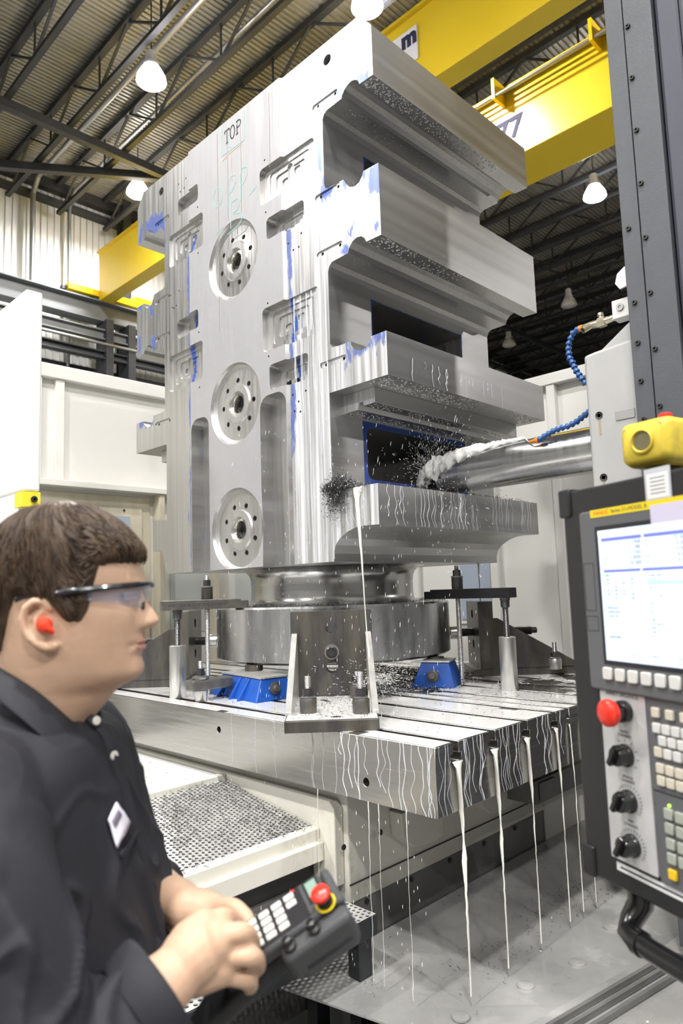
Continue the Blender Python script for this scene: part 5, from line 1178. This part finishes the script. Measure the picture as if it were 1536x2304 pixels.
for z, r in ((1.5715, .0034), (1.5625, .0038)):
    P = []
    for i in range(13):
        yy = -.021+.0035*i; a = math.asin(yy/interp(WIDE, z)); s, y = head_pt(z, -a, -.0016 if abs(yy) < .015 else -.0022); P.append(HP(s, DM+yy, z-(.0015*(abs(yy)/.021)**2 if z > 1.566 else -.0022*(abs(yy)/.021)**2)))
    MB().tube(P, [r*.25, r*.6, r*.8, r*.95, r, r, r*.9, r, r, r*.95, r*.8, r*.6, r*.25], 8).build('lip', m_lip, PERSON)
# ---- shirt: torso and sleeves grown together
TF = [(1.505, -.352), (1.49, -.350), (1.475, -.342), (1.46, -.318), (1.44, -.305), (1.415, -.298), (1.343, -.278), (1.267, -.258), (1.19, -.239), (1.166, -.233), (1.05, -.232), (.93, -.25)]
TBk = [(1.505, -.452), (1.49, -.458), (1.475, -.468), (1.46, -.48), (1.44, -.51), (1.40, -.535), (1.34, -.553), (1.25, -.558), (1.15, -.545), (1.05, -.535), (.93, -.54)]
TW = [(1.505, .070), (1.49, .084), (1.475, .108), (1.465, .128), (1.45, .150), (1.435, .178), (1.41, .196), (1.34, .200), (1.25, .196), (1.15, .194), (1.05, .192), (.93, .185)]
rings = []
for i in range(44):
    z = 1.505-(1.505-.95)*i/43; f, b, wd = interp(TF, z), interp(TBk, z), interp(TW, z); c = (f+b)/2; ring = []
    for k in range(64):
        a = 2*pi*k/64; e = .82
        ring.append(HP(c+(f-b)/2*math.copysign(abs(cos(a))**e, cos(a)), DM-wd*math.copysign(abs(sin(a))**e, sin(a)), z))
    rings.append(ring)
ms = MB().loft(rings)
CUF_R = EL_R.lerp(WR_R, .52)
limb(ms, [(HP(-.415, .85, 1.40), .075), (HP(-.405, .778, 1.402), .078), (HP(-.362, .718, 1.330), .078), (HP(-.326, .700, 1.245), .077), (EL_R+V((0, 0, .005)), .074), (EL_R.lerp(WR_R, .26), .064), (CUF_R, .058)], 28)
CUF_L = EL_L.lerp(WR_L, .30)
limb(ms, [(HP(-.425, 1.02, 1.405), .072), (HP(-.41, 1.095, 1.412), .072), (HP(-.39, 1.13, 1.30), .068), (EL_L, .060), (CUF_L, .056)], 24)
shirt = ms.build('shirt', m_shirt, PERSON)
remesh(shirt, .0045, 6, .5)
base_ = V(PERSON['base'])
me_ = shirt.data; nrm_ = [v.normal.copy() for v in me_.vertices]; cos_ = []
for v, n_ in zip(me_.vertices, nrm_):       # cloth folds: diagonal drag lines from armpit and belly, softer over the shoulder
    p = v.co+base_; r0 = p-V((CAM.x, CAM.y, 0)); q = V((r0.dot(RH), r0.dot(FH), p.z))
    k = max(0, 1-abs(noise.noise(V((q.x*10+q.z*5, q.y*9, q.z*2.6+3))))*4.5)**1.4*.010+max(0, 1-abs(noise.noise(V((q.x*16-q.z*9, q.y*14, q.z*4))))*5)**1.4*.006-.004+noise.noise(V((q.x*25+q.z*13, q.y*22, q.z*6)))*.002
    cos_ += list(v.co+n_*k*min(1, max(.2, (1.48-q.z)*6)))
me_.vertices.foreach_set('co', cos_); me_.update()
# sleeve hem ring, collar, placket, buttons, pocket, name patch
dW = (WR_R-EL_R).normalized()
MB().lathe([(.053, -.03), (.0575, -.018), (.0595, .002), (.0575, .006), (.050, .002), (.048, -.03)], CUF_R+dW*.050, dW, 28, closed=True).build('sleeve_hem', m_shirt, PERSON)
def ribbon_part(name, inner, outer, m, th=.004):
    k = len(inner); o_ = MB().add(inner+outer, [(i, i+1, k+i+1, k+i) for i in range(k-1)]).build(name, m, PERSON, smooth=60)
    sdm = o_.modifiers.new('t', 'SOLIDIFY'); sdm.thickness = th; sdm.offset = 0; sb = o_.modifiers.new('s', 'SUBSURF'); sb.levels = 1; sb.render_levels = 2; return o_
CI = [(-75, 1462, .885), (-25, 1486, .866), (20, 1512, .862), (60, 1536, .862), (100, 1565, .866), (145, 1605, .878), (178, 1635, .892), (203, 1652, .908)]
CO = [(-75, 1530, .858), (-35, 1556, .842), (5, 1588, .832), (45, 1620, .830), (85, 1655, .832), (118, 1686, .838), (145, 1714, .848), (186, 1694, .875)]
for sd in (1, -1):
    def cp(x, y, d): q = PX(x, y, d); return q if sd > 0 else q+FH*2*(DM-d)
    ribbon_part('collar', [cp(*q) for q in CI], [cp(*q) for q in CO], m_shirt, .005)
    ribbon_part('collar_stand', [cp(*q) for q in CI], [cp(x, y+34, d+.004) for x, y, d in CI], m_shirt, .003)
MB().tube([HP(-.338, DM-.012, 1.482), HP(-.310, DM-.012, 1.455), HP(-.2965, DM-.012, 1.41), HP(-.277, DM-.012, 1.34), HP(-.257, DM-.012, 1.265), HP(-.238, DM-.012, 1.19)], [.006, .010, .011, .011, .010, .010], 8).build('placket', m_shirt, PERSON)
m_btn = mat('pearl_button', (.72, .70, .64), .25)
for s, z, dd in ((-.3235, 1.4745, .006), (-.303, 1.430, 0)): MB().lathe([(.0052, 0), (.0058, .001), (.005, .0022)], HP(s+.006, DM-.018-dd, z), RH*.8-FH*.6, 12).build('button', m_btn, PERSON)
def on_shirt(px, py, lift=.002):
    """nearest point of the shirt towards a spot on the chest, lifted a little off the cloth"""
    bm_d = shirt.data; org = CAM-base_; q = (PX(px, py, 1.0)-CAM).normalized()
    hit, loc, nrm, _ = shirt.ray_cast(org, q); return (loc+base_+nrm*lift) if hit else PX(px, py, .84)
bpy.context.view_layer.update()
def patch(poly, m, name, lift, nu=6):
    (a, b, c, d) = poly; g = MB(); idx = []
    for i in range(nu+1):
        for j in range(nu+1):
            u, v_ = i/nu, j/nu; x = (a[0]*(1-u)+b[0]*u)*(1-v_)+(d[0]*(1-u)+c[0]*u)*v_; y = (a[1]*(1-u)+b[1]*u)*(1-v_)+(d[1]*(1-u)+c[1]*u)*v_
            g.v.append(on_shirt(x, y, lift))
    for i in range(nu):
        for j in range(nu): q = i*(nu+1)+j; g.f.append((q, q+nu+1, q+nu+2, q+1))
    o_ = g.build(name, m, PERSON, smooth=180); sdm = o_.modifiers.new('t', 'SOLIDIFY'); sdm.thickness = .0016; sdm.offset = -1
    return o_
patch(((236, 1846), (254, 1806), (285, 1852), (257, 1912)), mat('white_name_patch', (.72, .70, .80), .6), 'name_patch', .004)
patch(((243, 1850), (256, 1826), (264, 1838), (249, 1866)), mat('patch_thread', (.14, .13, .17), .7), 'patch_lettering', .0062, 3)
patch(((262, 1925), (300, 1868), (306, 1874), (268, 1934)), m_shirt, 'pocket_edge', .005)
# trousers and boots
m_trs = mat('dark_trousers', (.02, .022, .03), .7); m_boot = mat('black_boots', (.015, .014, .013), .5)
mt = MB()
for sd in (-1, 1):
    limb(mt, [(HP(-.40, DM+sd*.07, .98), .13), (HP(-.40, DM+sd*.10, .80), .10), (HP(-.39, DM+sd*.11, .48), .075), (HP(-.41, DM+sd*.11, .12), .062)], 18)
tr = mt.build('trousers', m_trs, PERSON); remesh(tr, .012, 4)
for sd in (-1, 1):
    rings = []
    for u, hh, ww, zc in ((0, .02, .025, .03), (.1, .05, .04, .055), (.3, .075, .045, .075), (.5, .055, .045, .055), (.8, .04, .05, .04), (1, .02, .03, .022)):
        s = -.47+.28*u; rings.append([HP(s, DM+sd*.11+ww*cos(2*pi*k/16), max(.001, zc+hh*sin(2*pi*k/16))) for k in range(16)])
    MB().loft(rings).build('boot', m_boot, PERSON)
# ---- safety glasses and ear plug
GL = thing('safety_glasses', HP(-.30, DM, 1.62), 'wraparound safety glasses with black frame and clear lenses on the man\'s face', 'glasses')
m_frame = mat('black_glasses_frame', (.012, .013, .018), .25, coat=.4); m_lens = mat('clear_lens_sheen', (.45, .50, .68), .04, 0, trans=.0, ior=1.5, alpha=.20, coat=1.)  # blue tint of the lens stands in for a purplish reflection
def gp(a, z, off): s, y = head_pt(z, a, off, nose=False); return s, y
top, bot = [], []
for i in range(25):
    a = radians(-72+6*i); ab = abs(math.degrees(a)); zt = 1.6435-.0065*(ab/72)**2; zb_ = 1.612+.016*(ab/72)**1.6+(.006 if ab < 8 else 0)
    s, y = gp(a, 1.63, .010-.002*(ab/72)); top.append(HP(s, DM+y, zt)); s, y = gp(a, 1.63, .0065-.002*(ab/72)); bot.append(HP(s, DM+y, zb_))
o_ = MB().add(top+bot, [(i, i+1, 26+i, 25+i) for i in range(24)]).build('lens', m_lens, GL, smooth=180); sdm = o_.modifiers.new('t', 'SOLIDIFY'); sdm.thickness = .0018
MB().tube(top, .0040, 8).build('brow_bar', m_frame, GL)
for sd in (1, -1):
    P = []; R_ = []
    for a, z, r in ((68, 1.638, .0042), (76, 1.636, .0056), (84, 1.6345, .0052), (93, 1.633, .003), (100, 1.632, .0028), (108, 1.628, .0028)):
        s, y = head_pt(z, sd*radians(a), {68: .0095, 76: .0075, 84: .002}.get(a, -.001), nose=False); P.append(HP(s, DM+y, z)); R_.append(r)
    MB().tube(P, R_, 10).build('temple_arm', m_frame, GL)
    MB().tube([HP(-.262, DM-sd*.008, 1.620), HP(-.262, DM-sd*.011, 1.612)], .0022, 8).build('nose_pad', m_frame, GL)
EP = thing('ear_plug', PX(103, 1405, .84), 'orange-red foam plug in the man\'s ear', 'ear plug')
MB().lathe([(.002, -.010), (.0078, -.006), (.0088, 0), (.0082, .004), (.004, .0062), (.001, .0066)], PX(99, 1405, .8475), -FH+RH*-.15, 18).build('plug', mat('red_foam', (.85, .06, .02), .6, bump=.3, bscale=900), EP)
MB().tube([PX(104, 1412, .843), PX(113, 1419, .845), PX(120, 1423, .848)], [.005, .0042, .003], 10).build('stem', MATS['red_foam'], EP)
# ---- hand-held pendant
EL3 = (RH*.86+FH*.18+V((0, 0, .47))).normalized(); EW3 = (-FH*.86+RH*.20-V((0, 0, .46))); EW3 = (EW3-EL3*EW3.dot(EL3)).normalized(); EN3 = EW3.cross(EL3); EN3 = EN3 if EN3.z > 0 else -EN3
PC = PX(643, 2058, .868)
PS = .75; EL3, EW3, EN3 = EL3*PS, EW3*PS, EN3*PS
def QP(l, w_, n): return PC+EL3*l+EW3*w_+EN3*n
def SC_(pf): return [(r*PS, h*PS) for r, h in pf]
HH = thing('pendant_control', QP(0, 0, -.06), 'dark grey hand-held pendant control with white keys and a red stop button', 'pendant control')
m_pend = mat('pendant_plastic', (.06, .062, .066), .5, bump=.1, bscale=500)
def pslab(nm, l0, w0, l1, w1, n0, n1, r, m, bev=.003, parent=HH): return MB().prism(rrect(l0, w0, l1, w1, r, 4), PC, EL3, EW3, EN3, n0, n1).build(nm, m, parent, smooth=40, bevel=bev)
pslab('body', -.105, -.036, .072, .036, -.028, 0, .010, m_pend, .005)
pslab('head_housing', -.03, .0365, .088, .066, -.058, -.004, .012, m_pend, .006)
pslab('lower_housing', -.02, -.034, .086, .066, -.072, -.0285, .014, m_pend, .008)
pslab('front_end', .0725, -.034, .088, .036, -.0285, -.001, .005, m_pend, .004)
MB().loft([[QP(l, wq+cos(2*pi*k/16)*rw, nq+sin(2*pi*k/16)*rn) for k in range(16)] for l, wq, nq, rw, rn in ((-.02, .01, -.05, .030, .022), (-.06, .01, -.05, .032, .026), (-.11, .012, -.055, .032, .026), (-.16, .015, -.062, .030, .024), (-.20, .018, -.075, .022, .018))]).build('grip', m_pblack, HH, smooth=60)
pslab('key_field', -.088, -.031, .034, .029, .0002, .0010, .003, m_pblack, 0)
for i in range(5):
    for j in range(4):
        if i == 4 and j > 1: continue
        l = -.076+.0225*i; w_ = -.023+.0135*j; pslab('key', l-.0085, w_-.0052, l+.0085, w_+.0052, .0011, .0032, .0015, m_keyw, .0006)
pslab('display_frame', .040, -.031, .066, .012, .0002, .0012, .002, m_pblack, 0); pslab('display', .044, -.027, .062, .002, .0013, .0016, .001, mat('green_lcd', (.22, .34, .28), .25), 0)
pslab('small_indicator', .020, -.031, .026, -.027, .0012, .0020, .001, m_red, 0)
cst = QP(.062, .026, 0)
MB().lathe(SC_([(.0165, .0005), (.0165, .0018), (.0135, .0020)]), cst, EN3, 24).build('stop_plate', m_ylab, HH)
MB().lathe(SC_([(.0135, .002), (.0135, .018), (.010, .019)]), cst, EN3, 22).build('stop_collar', m_knob, HH)
MB().lathe(SC_([(.009, .019), (.0150, .020), (.0155, .023), (.0150, .027), (.011, .030), (.001, .0322)]), cst, EN3, 26).build('stop_button', m_red, HH)
for l in (-.012, .030): MB().lathe(SC_([(.010, 0), (.0105, .008), (.007, .010), (.0065, .020), (.005, .021)]), QP(l, .050, -.0042), EN3, 18).build('toggle_knob', m_knob, HH)
MB().tube([QP(-.20, .018, -.075), QP(-.23, .03, -.11), HP(-.20, .80, 1.05), HP(-.16, .90, .80), HP(-.10, 1.0, .5), HP(0, 1.1, .02)], .007, 10).build('cable', m_knob, HH)
# ================================================================== CHIPS, DROPLETS, SPRAY (uncountable stuff)
m_chip = mat('dark_steel_chips', (.10, .10, .105), .28, .9, var=.6, vscale=220.); m_chipb = mat('bright_steel_chips', (.50, .50, .50), .22, .95, var=.4, vscale=220.)
m_drop = mat('coolant_drops', (.85, .86, .86), .1, 0, coat=.6)
def chips(name, sampler, n, label, m, seed, size=(.003, .008), flat=.5, wd=(.0010, .0026)):
    rd = random.Random(seed); mb = MB()
    for _ in range(n):
        c = sampler(rd)
        if c is None: continue
        c = V(c); r = rd.uniform(*size); a = V((rd.gauss(0, 1), rd.gauss(0, 1), rd.gauss(0, flat))).normalized(); b = a.cross(V((rd.gauss(0, 1), rd.gauss(0, 1), rd.gauss(0, 1)))).normalized(); nn = a.cross(b)
        sweep = rd.uniform(1.6, 5.0); wdt = rd.uniform(*wd); k = 5; o = len(mb.v); pit = rd.uniform(0, .003)
        for i in range(k):
            t = sweep*i/(k-1); q = c+a*cos(t)*r+b*sin(t)*r+nn*pit*i; mb.v += [q-nn*wdt/2, q+nn*wdt/2]
        mb.f += [(o+2*i, o+2*i+2, o+2*i+3, o+2*i+1) for i in range(k-1)]
    return tag(mb.build(name, m, smooth=60), label, 'chips', kind='stuff')
def pile_corner(rd):
    u = min(1.90, max(1.635, rd.gauss(1.725, .055))); h = rd.random()
    if h < .60: return (u, rd.uniform(-.035, .05), 2.058+abs(rd.gauss(0, .034))*max(.12, 1-abs(u-1.705)/.12))
    return (min(1.79, max(1.63, rd.gauss(1.705, .034))), rd.uniform(-.030, -.003), 2.09-abs(rd.gauss(0, .062)))
chips('chip_pile', pile_corner, 3000, 'tangle of dark steel chips spilling over the lowest shelf corner', m_chip, 1, (.0025, .0065), wd=(.0012, .003))
chips('chip_pile', pile_corner, 1000, 'bright curls among the dark chips on the lowest shelf corner', m_chipb, 2, (.002, .005))
chips('chip_row', lambda rd: (rd.uniform(1.70, 1.936), rd.uniform(.05, 1.25), 2.058+abs(rd.gauss(0, .007))), 2200, 'fine chips lying along the top of the lowest shelf', m_chip, 3, (.002, .005))
def under_ring(rd):
    for _ in range(20):
        x, y = rd.uniform(.75, 2.0), rd.uniform(-.28, 1.15); d = math.hypot(x-1, y-.64)
        if .30 < d < .82 and rd.random() < (1 if .45 < d < .75 else .35): return (x, y, ZT+.002+abs(rd.gauss(0, .010)))
    return None
chips('chip_drift', under_ring, 5200, 'dark chips heaped round the jacks under the flange', m_chip, 4, (.003, .008), wd=(.0015, .0035))
chips('chip_drift', under_ring, 900, 'bright chips among the heap under the flange', m_chipb, 5, (.003, .007), wd=(.0015, .003))
def table_scatter(rd): return (rd.uniform(.8, 2.46), rd.uniform(-.38, 1.6), ZT+.0025)
chips('table_chips', table_scatter, 1300, 'thin chips scattered over the wet table ribs', m_chip, 6, (.003, .007), .12, (.0006, .0014))
chips('table_chips', lambda rd: (rd.uniform(1.9, 2.45), rd.uniform(.45, 1.3), ZT+.0025), 900, 'dense thin chips on the far right table ribs', m_chip, 7, (.002, .006), .12, (.0006, .0014))
def on_base(rd): q = NT(rd.uniform(.97, 1.48), rd.uniform(-.14, .14), ZT+.0435); return tuple(q)
chips('bracket_chips', on_base, 500, 'chips on the base of the front bracket', m_chip, 8, (.002, .005), .3, (.0008, .002))
def on_tray(rd):
    for _ in range(8):
        u, y = rd.random(), rd.uniform(-1.3, -.36)
        if noise.noise(V((u*3, y*5, 2.)))*.6+.45 > rd.random()*.9: return (1.345+.55*u, y, .866-.0835*u+.0035)
    return None
chips('tray_chips', on_tray, 3200, 'curled dark chips strewn over the sloping perforated tray', m_chip, 9, (.004, .010), .25, (.0007, .0018))
chips('tray_chips', lambda rd: (rd.uniform(.5, 1.3), rd.uniform(-1.0, -.42), .8835), 120, 'a few chips on the flooded white tray', m_chip, 10, (.003, .006), .1, (.0008, .002))
def on_pan(rd):
    x = rd.uniform(2.03, 2.6); y = rd.uniform(-.45, 1.4)
    return (x, y, .393-.00*(x-2)) if noise.noise(V((x*4, y*2.2, 7.)))+.15 > rd.random()*.8 else None
chips('pan_chips', on_pan, 2000, 'small chips washed over the wet catch pan', m_chip, 11, (.002, .006), .1, (.0008, .0018))
chips('ring_chips', lambda rd: (lambda a, r: (1+r*cos(a), .64+r*sin(a), 1.558+abs(rd.gauss(0, .004))))(rd.uniform(0, 2*pi), rd.uniform(.50, .632)), 1400, 'dark chips lying on the rim of the flange', m_chip, 12, (.002, .005), wd=(.001, .0028))
chips('groove_chips', lambda rd: (min(1.895, max(1.835, rd.gauss(1.866, .014))), rd.uniform(.0, .10), 3.381+abs(rd.gauss(0, .008))), 260, 'small heap of chips in the groove of the second shelf', m_chip, 13, (.0015, .004))
# hanging drops under the shelves
def drops(name, regs, label, seed):
    rd = random.Random(seed); mb = MB()
    for (u0, u1, v0, v1, z, n, r0, r1, bias) in regs:
        for _ in range(n):
            x = rd.uniform(u0, u1); y = v0+(v1-v0)*rd.random()**bias; r = rd.uniform(r0, r1); o = len(mb.v); m_ = 7
            for j in range(3):
                a = (pi/2)*j/3; mb.v += [V((x+r*cos(a)*cos(2*pi*i/m_), y+r*cos(a)*sin(2*pi*i/m_), z-.75*r*sin(a))) for i in range(m_)]
            mb.v.append(V((x, y, z-.8*r)))
            mb.f += [(o+j*m_+i, o+(j+1)*m_+i, o+(j+1)*m_+(i+1) % m_, o+j*m_+(i+1) % m_) for j in range(2) for i in range(m_)]+[(o+2*m_+i, o+3*m_, o+2*m_+(i+1) % m_) for i in range(m_)]
    return tag(mb.build(name, m_drop, smooth=180), label, 'drops', kind='stuff')
drops('hanging_drops', [(1.928, 1.998, .01, 1.0, 3.8265, 330, .0025, .0042, 1.5), (1.72, 1.805, .01, .8, 3.8175, 40, .002, .0035, 1.3), (1.932, 2.006, .01, .62, 3.0975, 130, .003, .0048, 1.2), (1.72, 1.81, .0, .5, 3.0865, 8, .002, .003, 1.),
      (1.88, 2.012, .02, 1.25, 2.4945, 620, .0022, .0042, 1.), (1.68, 1.76, .09, 1.22, 2.4075, 420, .002, .004, 1.), (1.805, 1.862, .09, 1.22, 2.4235, 160, .002, .0035, 1.)], 'white drops hanging under the shelves', 21)
# spray thrown by the cutter and the drizzle of falling drops
def spray(name, sampler, n, label, seed, r=(.0006, .0013), el=(2.5, 6.)):
    rd = random.Random(seed); mb = MB()
    for _ in range(n):
        c, d = sampler(rd); c, d = V(c), V(d).normalized(); x, y, _z = frame_of(d); rr = rd.uniform(*r); L = rr*rd.uniform(*el); o = len(mb.v)
        mb.v += [c-d*L]+[c+(x*cos(2*pi*i/5)+y*sin(2*pi*i/5))*rr+d*L*.3 for i in range(5)]+[c+d*L]
        mb.f += [(o, o+1+(i+1) % 5, o+1+i) for i in range(5)]+[(o+6, o+1+i, o+1+(i+1) % 5) for i in range(5)]
    return tag(mb.build(name, m_drop, smooth=180), label, 'spray', kind='stuff')
def cutter(rd):
    d = V((rd.uniform(.05, 1), rd.gauss(0, .8), rd.gauss(.25, .7))).normalized(); t = abs(rd.gauss(0, .17))+.02
    return V((1.72, .60, 2.18))+d*t-V((0, 0, t*t*.5)), d
spray('cutter_spray', cutter, 1900, 'spray of coolant drops thrown from the cutter', 31, (.0007, .0022), (2.5, 7))
def drizzle(rd): return (rd.uniform(1.35, 2.3), rd.uniform(-.45, .35), rd.uniform(1.15, 2.3)), (rd.gauss(-.15, .08), rd.gauss(0, .08), -1)
spray('falling_drops', drizzle, 420, 'fine coolant drops drizzling past the front of the block', 32, (.0005, .001), (6, 16))
def splash(rd):
    d = V((rd.gauss(.3, .7), rd.gauss(.2, .7), rd.uniform(-.5, .5))).normalized(); t = abs(rd.gauss(0, .09)); return V((1.912, -.05, 1.27))+d*t, d
spray('coolant_splash', splash, 700, 'splash where the coolant stream hits the front bracket', 33, (.0005, .0012), (3, 9))
def under_table(rd):
    x = rd.uniform(1.45, 2.45); return (x, rd.uniform(-.5, -.40), rd.uniform(.45, .93)), (0, 0, -1)
spray('dripping_drops', under_table, 130, 'drops falling from the lower edge of the table side', 34, (.0006, .0010), (5, 12))
spray('dripping_drops', lambda rd: ((1.93+rd.uniform(0, .03), rd.uniform(-1.1, -.36), rd.uniform(.35, .70)), (0, 0, -1)), 60, 'drops falling from the front of the perforated tray', 35, (.0006, .0010), (6, 14))
# thin threads of coolant falling from the table side
for i, (x, y, w_) in enumerate(((2.20, -.402, .0022), (2.245, -.402, .0016), (1.96, -.402, .0014), (2.36, -.402, .0016))):
    pts = [(x, y, ZT-TH+.002), (x+.004, y-.004, .85), (x+.003, y-.006, .70), (x+.006, y-.006, .56), (x+.004, y-.008, .40)]
    stream(pts, [w_*1.6, w_, w_*.8, w_*.7, w_*.5], ['coolant thread below the round hole in the table side', 'second fine coolant thread beside the round hole', 'fine coolant thread under the front bracket', 'fine coolant thread near the table corner'][i], .2, a0=(1, 0, 0), m=m_stream)

# beads of coolant standing on the floor cover
def beads():
    rd = random.Random(41); mb = MB()
    for _ in range(1500):
        x, y = rd.uniform(2.80, 3.75), rd.uniform(-.80, .55)
        if noise.noise(V((x*5+y*3, y*1.2, 3.)))+.05 < 0: continue
        z = .3905+.0105*max(0, (y+.62)/.92)+.0015; r = rd.uniform(.002, .006); o = len(mb.v); m_ = 7; el = rd.uniform(1, 2.2)
        for j in range(2):
            a = (pi/2)*j/2; mb.v += [V((x+r*cos(a)*cos(2*pi*i/m_), y+r*el*cos(a)*sin(2*pi*i/m_), z+.35*r*sin(a))) for i in range(m_)]
        mb.v.append(V((x, y, z+.38*r)))
        mb.f += [(o+i, o+(i+1) % m_, o+m_+(i+1) % m_, o+m_+i) for i in range(m_)]+[(o+m_+i, o+m_+(i+1) % m_, o+2*m_) for i in range(m_)]
    return mb
tag(beads().build('coolant_beads', m_drop, smooth=180), 'beads of coolant standing on the wet floor cover', 'drops', kind='stuff')
